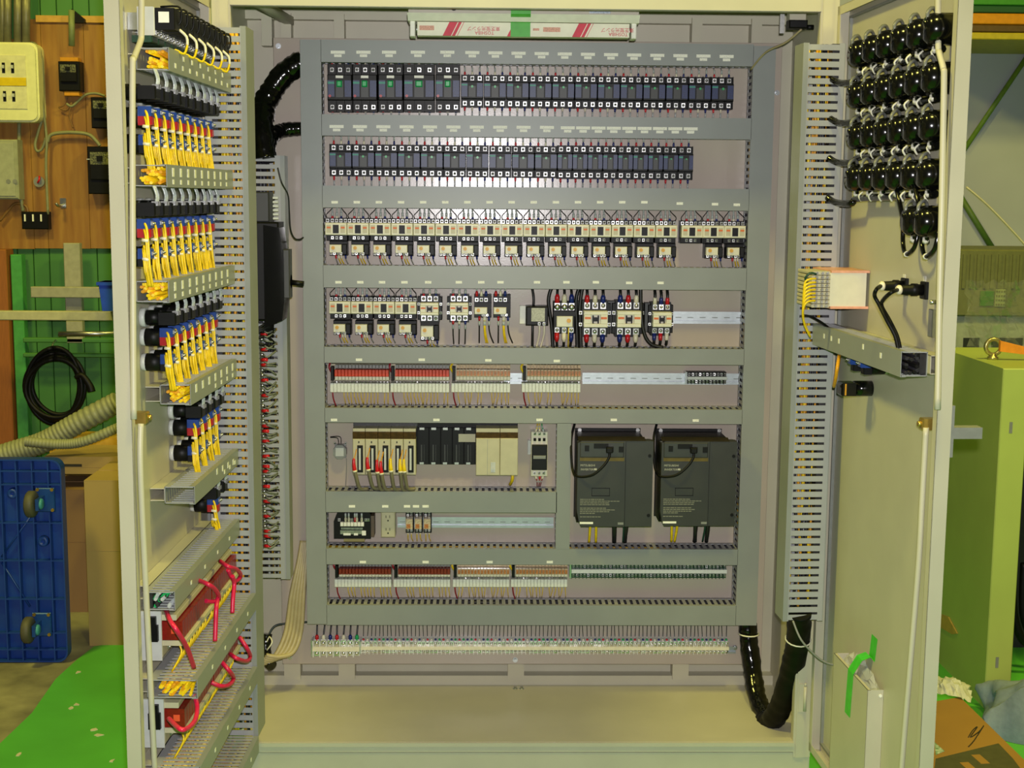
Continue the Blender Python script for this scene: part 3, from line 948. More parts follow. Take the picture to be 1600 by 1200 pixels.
# terminal blocks
def terminals(w, h, n, body, bar, d=.045, screw=SILVER, ks=.34):
    t = Tpl()
    b = MB()
    p = w/n
    for i in range(n):
        a, c = -w/2+i*p+.0003, -w/2+(i+1)*p-.0003
        b.box(a, c, -d*.7, 0, -h/2, h/2)
        b.box(a, a+p*.14, -d, -d*.7, -h/2, h/2)
    t.add('body', b.mesh('body', body))
    t.add('marker_bar', B('marker_bar', bar, -w/2, w/2, -d*1.04, -d*.7, -h*.12, h*.14))
    xs = [-w/2+(i+.56)*p for i in range(n)]
    s = min(p*ks, h*.15)
    t.add('screw_row', screws(xs, h*.31, -d*.8, s).mesh('screw_row', screw), kind='stuff')
    t.add('screw_row', screws(xs, -h*.31, -d*.8, s).mesh('screw_row', screw), kind='stuff')
    t.add('end_plate', B('end_plate', STEEL, -w/2-.006, -w/2-.0005, -d*.85, 0, -h*.5, h*.5))
    return t
x, z, w, h = cen(1076, 1138, 583.5, 601.5)
put(terminals(w, h, 11, BLACK, LGREY), 'terminal_block', x, z, 'short black terminal block on the bare rail above the inverters', 'terminal block')
x, z, w, h = cen(894, 1138, 885, 908)
t = terminals(w, h, 42, GRNB, MARK, .04)
wz = MB()
for i in range(42):
    xx = -w/2+(i+.5)*w/42
    wz.tube([(xx, -.03, h*.4), (xx+RN.uniform(-.001, .001), -.024, h*.5+.014)], .0016, 4)
t.add('wires', wz.mesh('wires', mat('maroon_wire', (78, 30, 34), .5)), kind='stuff')
put(t, 'terminal_block', x, z, 'long dark green terminal block under the inverters', 'terminal block')

def strip(x0, x1, y0, y1, n, label, sl, wl):
    x, z, w, h = cen(x0, x1, y0, y1, .045)
    t = terminals(w, h, n, MARK, CREAM, .05, SILVER2, .44)
    p = w/n
    ws, sv = {}, {}
    cols = (RED, CREAM, BLUE, GREEN) if n > 20 else (RED, CREAM, BLUE)
    ln = MB(); mk = MB()
    for i in range(n):
        xx = -w/2+(i+.56)*p
        e = RN.uniform(-.003, .003)
        r = .0016 if n > 20 else .0028
        pts = [(xx, -.03, h*.42), (xx, -.03, h*.42+sl), (xx+e, -.02, h*.42+wl)]
        if n > 20:
            ln.tube(pts, r, 4)
            mk.tube([(xx, -.03, h*.42+sl), (xx+e*.5, -.026, h*.42+sl*2.4)], r*1.4, 4)
            sv.setdefault(i % 4 if i % 5 else (i*7) % 4, MB()).tube([(xx, -.03, h*.40), (xx, -.03, h*.42+sl*.9)], r*2.1, 6)
        else:
            add_wire(t, pts, WIREB, cols[i % 3] if i < 6 else GREEN, r=r, sr=.0058, slen=sl, marker=False)
    if n > 20:
        t.add('wires', ln.mesh('wires', mat('dark_grey_wire', (52, 54, 50), .5)), kind='stuff')
        t.add('wire_markers', mk.mesh('wire_markers', CLR), kind='stuff')
        for k, b in sv.items():
            t.add('sleeves', b.mesh('sleeves', cols[k]), kind='stuff')
    return put(t, 'terminal_block', x, z, label, 'terminal block')
strip(489, 562, 1000, 1025.5, 7, 'seven pole heavy terminal block at the start of the bottom strip', .018, .045)
strip(564, 1138, 1002, 1021, 92, 'long row of bright screw terminals under the lowest duct', .009, .052)

# ------------------------------------------------------------------ controller rack and its neighbours
x0, z0, w, h = cen(551, 809.5, 664, 742, .01)
xa = P(551, 700, .01).x
def rx(px): return P(px, 700, .01).x-xa
def rz(py): return P(680, py, .01).z
zb_ = rz(742)
rack = thing('controller_rack', 'beige programmable controller rack with empty slots between its modules', 'controller', T(xa, YP-.0006, zb_))
H = rz(672)-zb_
ob('back_plane', MB().box(-.002, rx(809.5), -.022, 0, H*.16, H+.014, .001).mesh('back_plane', BLACK), rack)
ob('top_rail', MB().box(-.002, rx(651), -.028, -.02, H+.004, H+.014).mesh('top_rail', CHAR), rack)
BRN = mat('brown_tinted_cover', (70, 48, 20), .2, var=.3, scale=90)
mw = rx(650)/5
mod = MB().box(.0006, mw-.0006, -.078, -.02, 0, H*.80, .0015).box(.0006, mw-.0006, -.074, -.02, H*.955, H+.004, .001).mesh('io_module', PLCB)
strip_ = B('lamp_window', BRN, .0006, mw-.0006, -.076, -.02, H*.80, H*.955)
conn = MB().box(mw*.38, mw*.82, -.083, -.078, H*.06, H*.66, .001).mesh('connector', BLACK)
slotw = MB().box(mw*.5, mw*.66, -.0845, -.083, H*.12, H*.6).mesh('contact_strip', LGREY)
dot = MB().box(mw*.45, mw*.55, -.0788, -.078, H*.71, H*.75).mesh('index_mark', INKD)
for i in range(5):
    o = ob('io_module', mod, rack, T(i*mw, 0, 0))
    ob('lamp_window', strip_, o); ob('index_mark', dot, o)
    c = ob('connector', conn, o); 
    ob('contact_strip', slotw, o)
# empty slots
sw = (rx(743)-rx(651))/5
for i in range(5):
    b = MB().box(.0005, sw-.0005, -.030, -.02, H*.17, H, .001)
    o = ob('empty_slot', b.mesh('empty_slot', BLACK), rack, T(rx(651)+i*sw, 0, 0))
    ob('slot_socket', MB().box(sw*.3, sw*.42, -.034, -.03, H*.25, H*.62).box(sw*.56, sw*.6, -.033, -.03, H*.25, H*.62).mesh('slot_socket', CHAR), o)
    ob('slot_clip', MB().box(sw*.2, sw*.6, -.033, -.03, H*.95, H*1.0).box(sw*.2, sw*.55, -.033, -.03, H*.175, H*.22).mesh('slot_clip', SILVER), o, kind='stuff')
ob('blank_label', B('blank_label', PLCB, rx(716), rx(743)-.001, -.0312, -.030, H*.68, H*.86), rack)
cw0, cw1 = rx(743.5), rx(809.5)
cm = cw0+(cw1-cw0)*.57
for a, b in ((cw0, cm), (cm, cw1)):
    o = ob('cpu_module', MB().box(a+.0006, b-.0006, -.080, -.02, 0, H*.83, .0015).box(a+.0006, b-.0006, -.076, -.02, H*.955, H+.006, .001).mesh('cpu_module', PLCB), rack)
    ob('lamp_window', B('lamp_window', BRN, a+.0006, b-.0006, -.077, -.02, H*.83, H*.955), o)
ob('key_switch', MB().box(cw0+(cm-cw0)*.62, cw0+(cm-cw0)*.82, -.0812, -.08, H*.07, H*.3, .0005).cyl('y', (cw0+(cm-cw0)*.72, 0, H*.15), .0035, -.086, -.081, 10).mesh('key_switch', LGREY), rack)
ob('cover_seam', B('cover_seam', GREY, cw0+(cm-cw0)*.48, cw0+(cm-cw0)*.49, -.0805, -.08, .002, H*.8), rack)
o = ob('output_cable', MB().tube([(rx(802), -.05, 0), (rx(801), -.05, -.02), (rx(798), -.02, -.04)], .005, 6, 4).mesh('output_cable', YEL), rack)
# plug tails with red and yellow boots; each a cable of its own
GRYC = mat('grey_cable_jacket', (120, 112, 90), .45, var=.08)
for i, (px, py, ex, ey, cm_, lab) in enumerate(((553, 728, 567, 764, RED, 'grey cable with red boot beside the first controller module'), (574, 726, 588, 763, RED, 'grey cable with red boot hanging from the second controller connector'),
        (589, 730, 598, 765, RED, 'grey cable with red boot of the close pair, beside the second connector cable'), (595, 732, 606, 765, RED, 'grey cable with red boot of the close pair, beside the yellow boots'),
        (610, 728, 620, 765, YEL, 'grey cable with yellow boot next to the red ones'), (625, 729, 632, 766, YEL, 'grey cable with yellow boot of the close pair, beside the single yellow boot'), (631, 729, 640, 764, YEL, 'grey cable with yellow boot of the close pair, beside the empty slots'))):
    a = P(px, py, -.02); b = P(ex, ey, .02)
    r = thing('plug_cable', lab, 'cable', T(a.x, a.y, a.z))
    d = b-a
    ob('boot', MB().tube([(0, .0, .022), (.0, -.002, .004), (d.x*.1, 0, -.014)], lambda q: .0038+.0026*q, 8, 3).mesh('boot', cm_), r)
    ob('boot_ring', MB().tube([(d.x*.1, 0, -.013), (d.x*.14, 0, -.018)], .0072, 8).mesh('boot_ring', CREAM), r)
    ob('cable', MB().tube([(d.x*.13, 0, -.016), (d.x*.3, .004, -.036), (d.x*.7, .02, d.z*.92), (d.x+.016, .034, d.z+.002)], .0055, 8, 5).mesh('cable', GRYC), r)
    ob('core_wire', MB().tube([(0, 0, .02), (.004, .012, .034), (.006, .02, .046)], .0016, 5, 3).mesh('core_wire', YELO), r)
# small grey octagonal unit hung by wires
q = P(530.5, 707, .05)
t = Tpl()
t.add('body', MB().prism([(.021*math.cos(PI/8+i*PI/4), .023*math.sin(PI/8+i*PI/4)) for i in range(8)], 'y', -.03, -.004).box(-.017, .017, -.01, 0, -.021, .021).mesh('body', GREY))
t.add('face_label', MB().box(-.012, .012, -.031, -.03, -.012, .013).mesh('face_label', LGREY))
t.add('terminal_row', screws([-.016, .016], .024, -.012, .003).mesh('terminal_row', SILVER), kind='stuff')
t.add('wire', MB().tube([(-.004, -.015, .024), (-.008, -.015, .04), (-.03, -.006, .04)], .0014, 5, 5).mesh('wire', WIREB))
t.add('wire', MB().tube([(.003, -.015, .024), (0, -.015, .044), (-.03, -.006, .042)], .0014, 5, 5).mesh('wire', WIREB))
t.add('wire', MB().tube([(.018, -.012, -.022), (.018, -.012, -.06), (.014, -.004, -.112)], .0012, 5, 5).mesh('wire', GREY))
put(t, 'surge_absorber', q.x, q.z, 'small grey eight sided unit on wires beside the controller rack', 'surge absorber')
# circuit protector
x, z, w, h = cen(830, 856, 676, 746)
t = Tpl()
t.add('body', MB().box(-w/2, w/2, -.05, 0, -h/2, h/2, .0015).mesh('body', IVORY))
t.add('front', MB().box(-w*.46, w*.46, -.064, -.05, -h*.34, h*.22, .002).mesh('front', BLACK))
t.add('rocker', MB().box(-w*.38, w*.38, -.067, -.064, -h*.085, -h*.01, .001).mesh('rocker', GREY))
t.add('terminal_row', screws([-w*.28, 0, w*.28], h*.33, -.055, .0042).mesh('terminal_row', BLACK), kind='stuff')
t.add('terminal_row', screws([-w*.28, 0, w*.28], h*.46, -.055, .004).mesh('terminal_row', SILVER), kind='stuff')
t.add('terminal_row', screws([-w*.28, 0, w*.28], -h*.42, -.055, .004).mesh('terminal_row', SILVER), kind='stuff')
t.add('rail_clip', B('rail_clip', LGREY, -w*.68, -w*.5, -.02, 0, -h*.05, h*.26))
for xx, wm, sm in ((-w*.22, YEL, CREAM), (0, YEL, CREAM), (w*.25, GREEN, CLR)):
    add_wire(t, [(xx, -.045, h/2), (xx*.6, -.045, h/2+.016), (xx*.6, -.03, h/2+.03)], wm, sm, slen=.009)
for xx, sm in ((-w*.2, CREAM), (w*.05, RED), (w*.25, CREAM)):
    add_wire(t, [(xx, -.045, -h/2), (xx*.6, -.045, -h/2-.016), (xx*.4, -.02, -h/2-.036)], MATS['dark_red_wire'], sm, slen=.010)
put(t, 'circuit_protector', x, z, 'ivory and black circuit protector between controller rack and inverters', 'circuit protector')

# inverters
def inverter(lab, fx0, fx1, fy0, fy1):
    yf = -.06
    a, b = P(fx0, 740, yf), P(fx1, 740, yf)
    zt, zb = P((fx0+fx1)/2, fy0, yf).z, P((fx0+fx1)/2, fy1, yf).z
    w, h = b.x-a.x, zt-zb
    D = YP-.0005-yf
    r = thing('inverter', lab, 'inverter', T(a.x, YP-.0005, zb))
    sp = w*.635
    ob('heat_sink_case', MB().box(.002, w*.88, -D+.04, 0, h*.012, h*.925, .004).box(.0, w*.9, -.004, 0, -.004, h*.955).mesh('heat_sink_case', BLACK), r)
    c = MB().prism([(0, h*.165), (.006, h*.05), (.012, 0), (sp-.0006, 0), (sp-.0006, h*.905), (.010, h*.905), (.0, h*.88)], 'y', -D, -D+.04)
    cover = ob('front_cover', c.mesh('front_cover', CHAR), r)
    ob('top_bevel', MB().prism([(-D+.04, h*.905), (-D, h*.905), (-D+.04, h*.925)], 'x', .002, w*.90).mesh('top_bevel', mat('dark_brown_vent', (44, 38, 28), .35, var=.2)), r)
    ob('side_cover', MB().prism([(sp+.0006, 0), (w, .0), (w, h*.9), (w*.97, h*.905), (sp+.0006, h*.905)], 'y', -D+.002, -D+.04).mesh('side_cover', CHAR), r)
    for zz in (h*.12, h*.75):
        ob('cover_screw', MB().cyl('y', (w*.955, 0, zz), .005, -D, -D+.004, 10).mesh('cover_screw', BLACK), r)
    u = ob('parameter_unit', MB().box(.006, sp-.006, -D-.004, -D, h*.735, h*.895, .002).mesh('parameter_unit', mat('blue_grey_plastic', (54, 57, 58), .4)), cover)
    pm = MB()
    for fxx, fz, fw, fh in ((.14, .80, .09, .06), (.33, .83, .30, .05), (.62, .79, .12, .06), (.85, .79, .1, .06)):
        pm.box(sp*fxx, sp*(fxx+fw), -D-.0055, -D-.004, h*fz, h*(fz+fh), .0006)
    ob('key', pm.mesh('key', BLACK), cover, kind='stuff')
    ob('amber_band', B('amber_band', mat('amber_tinted_band', (104, 88, 44), .3, var=.15), .006, sp-.004, -D-.001, -D, h*.695, h*.732), cover)
    M_ = lambda xx, zz: T(xx, -D-.0005, zz) @ RX(PI/2)
    ob('maker_name', TX_MITS, cover, M_(sp*.21, h*.648))
    ob('type_name', TX_INV, cover, M_(sp*.20, h*.605))
    ob('model_mark', MB().box(sp*.34, sp*.40, -D-.0006, -D, h*.598, h*.618).box(sp*.44, sp*.48, -D-.0006, -D, h*.590, h*.61).mesh('model_mark', INKL), cover)
    ob('rating_frame', MB().box(sp*.30, sp*.68, -D-.0008, -D, h*.405, h*.412).box(sp*.30, sp*.68, -D-.0008, -D, h*.325, h*.332).box(sp*.30, sp*.31, -D-.0008, -D, h*.325, h*.41).box(sp*.67, sp*.68, -D-.0008, -D, h*.325, h*.41).mesh('rating_frame', BLACK), cover)
    tl = MB()
    for k, ln in enumerate((.48, .80, .6, .62, 0, .52, .66, .60, .3, 0, .40)):
        if ln:
            zz = h*(.285-k*.0185)
            xs = sp*.06
            while xs < sp*(.06+ln):
                l2 = RN.uniform(.004, .012)
                tl.box(xs, xs+l2, -D-.0005, -D, zz, zz+.0024)
                xs += l2+.0014
    ob('caution_print', tl.mesh('caution_print', mat('faded_print', (122, 122, 108), .6)), cover, kind='stuff')
    ob('barcode_label', MB().box(sp*.06, sp*.34, -D-.0008, -D, h*.028, h*.05).mesh('barcode_label', WHITE), cover)
    ob('rating_tag', B('rating_tag', GREY, sp*.86, sp*.98, -D-.0008, -D, h*.022, h*.046), cover)
    ob('mount_screw', MB().cyl('y', (.014, 0, h*.938), .006, -.012, -.004, 8).cyl('y', (w*.86, 0, h*.938), .006, -.012, -.004, 8).mesh('mount_screw', SILVER), r, kind='stuff')
    ob('plug', MB().box(sp*.58, sp*.71, -D-.026, -D-.004, h*.795, h*.85, .002).mesh('plug', GUM), r)
    cab_ = [(sp*.65, -D-.018, h*.80), (sp*.63, -D-.022, h*.74), (sp*.5, -D-.026, h*.65), (sp*.28, -D-.022, h*.56), (.0, -D+.002, h*.53), (-.012, -D+.03, h*.58), (-.016, -D+.05, h*.74), (-.014, -.07, h*.9), (-.004, -.05, h*1.03)]
    ob('signal_cable', MB().tube(cab_, .0038, 8, 6).mesh('signal_cable', GUM), r)
    for fx_, wm, rr in ((.21, YEL, .004), (.29, YEL, .004), (.53, WIREB, .006), (.55, WIREB, .005), (.67, GRNB, .003), (.70, WIREB, .006), (.715, WIREB, .005)):
        e = RN.uniform(-.006, .004)
        ob('lead', MB().tube([(w*fx_, -.06, 0), (w*fx_+e*.3, -.06, -.03), (w*fx_+e, -.045, -.072)], rr, 6, 4).mesh('lead', wm), r)
    return r
inverter('dark grey inverter between upright short duct and the other inverter', 902.5, 1020, 675, 823)
inverter('dark grey inverter squeezed against the tall plate duct', 1033, 1151, 676, 822)

# transformer, outlet, relays on the row below
x, z, w, h = cen(521, 584, 800, 843)
t = Tpl()
t.add('core', MB().prism([(-w/2, -h/2), (w*.42, -h/2), (w*.42, h*.38), (w*.36, h/2), (-w*.40, h/2), (-w/2, h*.14)], 'y', -.055, 0).mesh('core', BLACK))
t.add('side_bracket', B('side_bracket', mat('brown_bracket', (92, 74, 60), .5), w*.42, w*.5, -.05, 0, -h*.45, h*.32))
mb = MB()
for i in range(7):
    mb.box(-w*.33+i*w*.085, -w*.33+i*w*.085+w*.075, -.066, -.055, -h*.02, h*.13, .001)
t.add('terminal_cover', mb.mesh('terminal_cover', WHITE), kind='stuff')
t.add('rating_plate', MB().box(-w*.32, w*.22, -.0565, -.055, -h*.16, -h*.09).box(-w*.34, w*.27, -.0565, -.055, -h*.33, -h*.19).mesh('rating_plate', mat('green_grey_plate', (126, 136, 118), .4, var=.25, scale=200)))
t.add('plate_label', MB().box(-w*.26, -w*.08, -.058, -.0565, -h*.37, -h*.29).box(0, w*.1, -.058, -.0565, -h*.37, -h*.29).box(w*.2, w*.3, -.058, -.0565, -h*.37, -h*.2).mesh('plate_label', WHITE), kind='stuff')
for xx, sm in ((-w*.2, CREAM), (-w*.12, CREAM), (w*.03, RED), (w*.08, CREAM), (w*.2, CREAM)):
    add_wire(t, [(xx, -.06, h*.14), (xx, -.062, h*.3), (xx, -.04, h*.62)], GREY, sm, r=.002, slen=.014, sr=.0036)
t.add('winding', MB().box(-w*.26, w*.26, -.05, -.006, -h*.62, -h*.5).mesh('winding', mat('varnished_winding', (150, 138, 88), .4)))
t.add('terminal_row', screws([-w*.36, -w*.05, w*.3, w*.36], h*.2, -.06, .004).mesh('terminal_row', SILVER), kind='stuff')
put(t, 'transformer', x, z, 'small black transformer with white terminal cover beside the power outlet', 'transformer')
x, z, w, h = cen(594.5, 617, 801, 842)
t = Tpl()
t.add('plate', MB().box(-w/2, w/2, -.05, 0, -h/2, h/2, .003).mesh('plate', PLCB))
for s in (-1, 1):
    zz = s*h*.24
    t.add('socket_slots', MB().box(-w*.16, -w*.12, -.0506, -.05, zz+.001, zz+.009).box(w*.10, w*.14, -.0506, -.05, zz+.001, zz+.009).cyl('y', (0, 0, zz-.007), .0024, -.0507, -.05, 10).mesh('socket_slots', BLACK), kind='stuff')
put(t, 'power_outlet', x, z, 'beige double power outlet between transformer and three small relays', 'power outlet')
x, z, w, h = cen(632.5, 646, 800, 837)
tr_ = Tpl()
tr_.add('socket', MB().box(-w*.47, w*.47, -.03, 0, -h/2, h/2, .001).mesh('socket', BLACK))
tr_.add('relay', MB().box(-w*.40, w*.40, -.062, -.03, -h*.24, h*.20, .0015).mesh('relay', CLEAR))
tr_.add('coil', MB().box(-w*.3, w*.15, -.0632, -.062, -h*.2, -h*.02).mesh('coil', COPPER))
tr_.add('terminal_row', screws([-w*.2, w*.2], h*.40, -.036, .0032).mesh('terminal_row', SILVER), kind='stuff')
tr_.add('terminal_row', screws([-w*.2, w*.2], h*.27, -.036, .0032).mesh('terminal_row', SILVER), kind='stuff')
tr_.add('terminal_row', screws([-w*.2, w*.2], -h*.38, -.036, .0032).mesh('terminal_row', SILVER), kind='stuff')
for xx in (-w*.2, w*.2):
    add_wire(tr_, [(xx, -.03, -h/2), (xx, -.03, -h/2-.014), (xx+RN.uniform(-.004, .004), -.012, -h/2-.03)], YEL, CREAM, r=.0015, slen=.006, sr=.002)
for i in range(3):
    x, z, w, h = cen(632.5+i*14, 646+i*14, 800, 837)
    put(tr_, 'plug_in_relay', x, z, ('small clear relay next to the power outlet', 'small clear relay between two others on the rail', 'small clear relay at the bare rail side')[i], 'relay')

# ------------------------------------------------------------------ lamp fitting under the cabinet roof
lf = thing('lamp_fitting', 'white fluorescent lamp fitting fixed under the cabinet roof', 'lamp', None)
YL = -.235
def LP(px, py, y=YL): return P(px, py, y)
a, b = LP(638, 30), LP(998, 36)
zt, zm = LP(800, 14).z, LP(800, 26).z
zl = LP(818, 56).z
zl2 = LP(818, 34.5).z
OT_ = OT
ob('body', MB().box(a.x, b.x, YL, YL+.10, zm, OT_-.001).mesh('body', PAINT), lf)
ob('reflector', MB().prism([(YL-.012, zm+.006), (YL+.112, zm+.006), (YL+.09, zm-.012), (YL+.01, zm-.012)], 'x', a.x-.002, b.x+.002).mesh('reflector', WHITE), lf)
for xx in (a.x+.003, b.x-.017):
    o = ob('lamp_holder', MB().box(xx, xx+.014, YL+.02, YL+.07, zl-.002, zm-.01, .002).mesh('lamp_holder', WHITE), lf)
ob('cord_hole', MB().cyl('y', (LP(709, 12).x, YL, LP(709, 12).z), .008, -.004, 0, 12).mesh('cord_hole', GUM), lf)
ob('rating_label', B('rating_label', mat('silver_rating_label', (150, 160, 168), .3, .4, var=.3, scale=200), LP(921, 16).x, LP(954, 20).x, YL-.0008, YL, LP(930, 21).z, LP(930, 14).z), lf)
# paper sleeved tube still in its wrapper
cyl_r = (zl2-zl)/2
cz_ = (zl2+zl)/2
xa_, xb_ = a.x+.023, b.x-.023
tube = thing('wrapped_lamp_tube', 'fluorescent tube in a white paper wrapper with red stripes and red lettering', 'lamp tube', T(0, YL+.035, cz_))
PAPER = mat('white_paper_wrapper', (232, 228, 206), .5, var=.04)
ro = .019
ob('wrapper', MB().prism([(-ro, -cyl_r), (ro, -cyl_r), (ro, cyl_r), (-ro, cyl_r)], 'x', xa_, xb_).mesh('wrapper', PAPER), tube)
ob('tube_cap', MB().cyl('x', (0, 0, 0), .011, xa_-.004, xa_, 12).cyl('x', (0, 0, 0), .011, xb_, xb_+.004, 12).mesh('tube_cap', STEEL), tube, kind='stuff')
yw = -ro-.0006
def stripe(px):
    X = LP(px, 45).x
    b_ = MB().prism([(X-.018, -cyl_r), (X+.004, -cyl_r), (X+.022, cyl_r), (X, cyl_r)], 'y', yw, yw+.0005)
    b_.prism([(X+.0065, -cyl_r), (X+.015, -cyl_r), (X+.033, cyl_r), (X+.0245, cyl_r)], 'y', yw, yw+.0005)
    b_.prism([(X+.020, -cyl_r), (X+.0215, -cyl_r), (X+.0395, cyl_r), (X+.038, cyl_r)], 'y', yw, yw+.0005)
    ob('red_stripe', b_.mesh('red_stripe', mat('red_wrapper_print', (206, 30, 58), .5)), tube, kind='stuff')
for px in (702, 803, 905):
    stripe(px)
flip = RX(PI/2) @ RZ(PI)
for px in (757, 967):
    X = LP(px, 45).x
    ob('maker_name', TX_TOSH, tube, T(X, yw, -cyl_r*.52) @ flip)
    ob('product_name', TX_LAMP, tube, T(X-.002, yw, cyl_r*.12) @ flip)
ob('faded_print', MB().box(LP(655, 45).x, LP(678, 45).x, yw, yw+.0005, -.004, .008).box(LP(849, 45).x, LP(876, 45).x, yw, yw+.0005, -.005, .007).box(LP(833, 45).x, LP(843, 45).x, yw, yw+.0005, -.002, .004).mesh('faded_print', mat('pale_red_print', (214, 160, 140), .6, var=.2, scale=300)), tube, kind='stuff')
# strip of green masking tape over wrapper and fitting
tx0, tx1 = LP(798, 40).x, LP(829, 40).x
yq = YL+.035-ro-.0012
b_ = MB().box(tx0, tx1, yq-.0006, yq, cz_-cyl_r-.001, cz_+cyl_r).prism([(yq-.0006, cz_+cyl_r), (yq, cz_+cyl_r), (YL-.0125, zm+.006), (YL-.0133, zm+.006)], 'x', tx0, tx1).box(tx0, tx1, YL-.0133, YL-.0127, zm+.005, OT-.05)
solo('masking_tape', b_.mesh('masking_tape', mat('sheer_green_tape', (70, 186, 44), .4, alpha=.72)), 'strip of green masking tape holding the wrapped lamp tube', 'tape')
# door switch for the lamp
q = P(1247, 36, -.20)
t = Tpl()
t.add('body', MB().box(-.028, .022, -.02, .02, -.016, .006, .003).mesh('body', BLACK))
t.add('bracket', MB().box(-.026, .018, -.012, .02, .006, .040).mesh('bracket', PAINT))
t.add('roller', MB().cyl('x', (0, -.008, -.012), .007, .022, .04, 10).mesh('roller', GUM))
t.add('lever', MB().box(-.050, -.038, -.006, .0, -.028, .022).mesh('lever', SILVER))
t.put('limit_switch', T(q.x, q.y, q.z), 'black door switch with silver plate in the upper cabinet corner', 'switch')
solo('switch_lead', MB().tube([q+Vector((.01, 0, -.016)), q+Vector((-.02, .05, -.045)), q+Vector((-.06, .12, -.065)), q+Vector((-.085, .2, -.105))], .003, 6, 6).mesh('switch_lead', CABLE), 'thin grey lead from the door switch to the tall duct', 'cable')

# ------------------------------------------------------------------ equipment on the left side wall
XW = OL+.0035
def SX(px, py, X):
    return hit(px, py, (X, 0, 0), Vector((1, 0, 0)))
# slotted duct up the side wall: wall towards the viewer
ya = -.06
zt = P(420, 243, ya).z; zb = P(440, 905, ya).z
xo = P(446, 400, ya).x
duct('wiring_duct', T(XW, ya+.06, zb) @ RZ(PI/2) @ RY(-PI/2) , zt-zb, .06, xo-XW, 'slotted grey wiring duct on the side wall behind the black main breaker', None, pitch=.0202, gap=.0085, single=1, lo=.05, hi=.80)
# main breaker
ym = -.17
xo2 = P(444, 400, ym).x
zt, zb = P(420, 300, ym).z, P(420, 512, ym).z
r = thing('main_breaker', 'tall black main breaker with rotary handle on the cabinet side wall', 'circuit breaker', T(XW, ym, zb))
h = zt-zb; d = xo2-XW
ob('body', MB().box(0, d*.9, 0, .10, 0.02, h*.78, .004).mesh('body', BLACK), r)
ob('terminal_cover', MB().box(0, d*.72, .01, .09, h*.78, h, .003).mesh('terminal_cover', CHAR), r)
ob('front_cover', MB().prism([(d*.62, .0), (d*.95, .02), (d*1.0, h*.2), (d*1.0, h*.52), (d*.92, h*.74), (d*.62, h*.76)], 'y', -.008, .09).mesh('front_cover', BLACKG), r)
ob('handle_plate', MB().box(d*.98, d*1.1, -.004, .05, h*.22, h*.58, .002).mesh('handle_plate', CHAR), r)
ob('handle', MB().tube([(d*1.1, .02, h*.335), (d*1.1+.036, .02, h*.325)], .0075, 8).mesh('handle', BLACK), r)
for zz in (h*.84, h*.93):
    ob('terminal_screw', MB().cyl('y', (d*.15, .01, zz), .009, -.006, 0, 10).mesh('terminal_screw', SILVER), r)
ob('toggle', MB().cyl('x', (0, .03, h*.34), .02, d*1.0, d*1.1, 12).mesh('toggle', GUM), r)
cc = MB()
for i in range(6):
    cc.box(d*.80, d*.9, .0, .006, h*(.80+i*.03), h*(.815+i*.03))
ob('vent_ribs', cc.mesh('vent_ribs', LGREY), r, kind='stuff')
# terminal row up the side wall
yt = -.17
zt, zb = P(415, 512, yt).z, P(425, 860, yt).z
xs_ = P(432, 700, yt).x
r = thing('terminal_column', 'upright column of screw terminals with red capped wires on the side wall', 'terminal block', T(XW, yt, zb))
h = zt-zb; d = xs_-XW
ob('body', MB().box(0, d*.4, .01, .06, 0, h, .001).mesh('body', CHAR), r)
n = 44
b1, b2, b3 = MB(), MB(), MB()
for i in range(n):
    zz = (i+.5)*h/n
    b1.box(0, d*.62, .004, .05, zz-h/n*.44, zz+h/n*.44)
    b2.tube([(d*.60, .02, zz), (d*.70, .015, zz+.003)], .0045, 6)
    b3.tube([(d*.7, .015, zz+.003), (d*.82, .0, zz+RN.uniform(-.008, .008)), (d*.98, .03, zz+RN.uniform(-.02, .02))], .0026, 5, 3)
    if i % 3 == 0 or i % 7 == 2:
        ob('sleeve', MB().tube([(d*.66, .013, zz+.002), (d*.8, .004, zz+.004)], .0052, 6).mesh('sleeve', RED), r)
ob('terminals', b1.mesh('terminals', GREY), r, kind='stuff')
ob('screws', b2.mesh('screws', SILVER), r, kind='stuff')
ob('wires', b3.mesh('wires', mat('dull_grey_wire', (104, 108, 104), .3, var=.3, scale=200)), r, kind='stuff')
b4 = MB()
for i in range(10):
    zz = h*.93+RN.uniform(0, .05)
    b4.tube([(d*.3, .01, zz), (d*.6, 0, zz+RN.uniform(-.02, .02)), (d*.95, .02, zz+RN.uniform(-.04, .04))], .004, 5, 3)
ob('cables', b4.mesh('cables', GUM), r, kind='stuff')
# cover strip beside the terminals
# ------------------------------------------------------------------ cables inside the cabinet
def crinkle(pts, r, seed, n=12, sub=10, amp=.05):
    rr = random.Random(seed)
    pts = spline([Vector(p) for p in pts], sub)
    ph = [rr.uniform(0, 6) for _ in range(6)]
    L = len(pts)
    b = MB()
    b.tube(pts, lambda t: r*(1+amp*math.sin(t*L*1.7+ph[0])*.6+amp*.5*math.sin(t*L*.63+ph[1])), n)
    # dents
    for i, v in enumerate(b.v):
        k = 1+.0
        b.v[i] = (v[0]+rr.uniform(-1, 1)*r*.045, v[1]+rr.uniform(-1, 1)*r*.045, v[2]+rr.uniform(-1, 1)*r*.045)
    return b
VINYL = mat('black_vinyl_wrap', (8, 9, 8), .14, var=.2, bump=.6, bscale=45)
TIE = mat('white_cable_tie', (220, 218, 196), .4)
def ring(p, d, r):
    p, d = Vector(p), Vector(d).normalized()
    u = d.orthogonal().normalized(); v = d.cross(u)
    return MB().tube([p+(u*math.cos(a)+v*math.sin(a))*r for a in [2*PI*i/16 for i in range(17)]], .0022, 5)
def vw(pts): return [P(a, b, y) for a, b, y in pts]
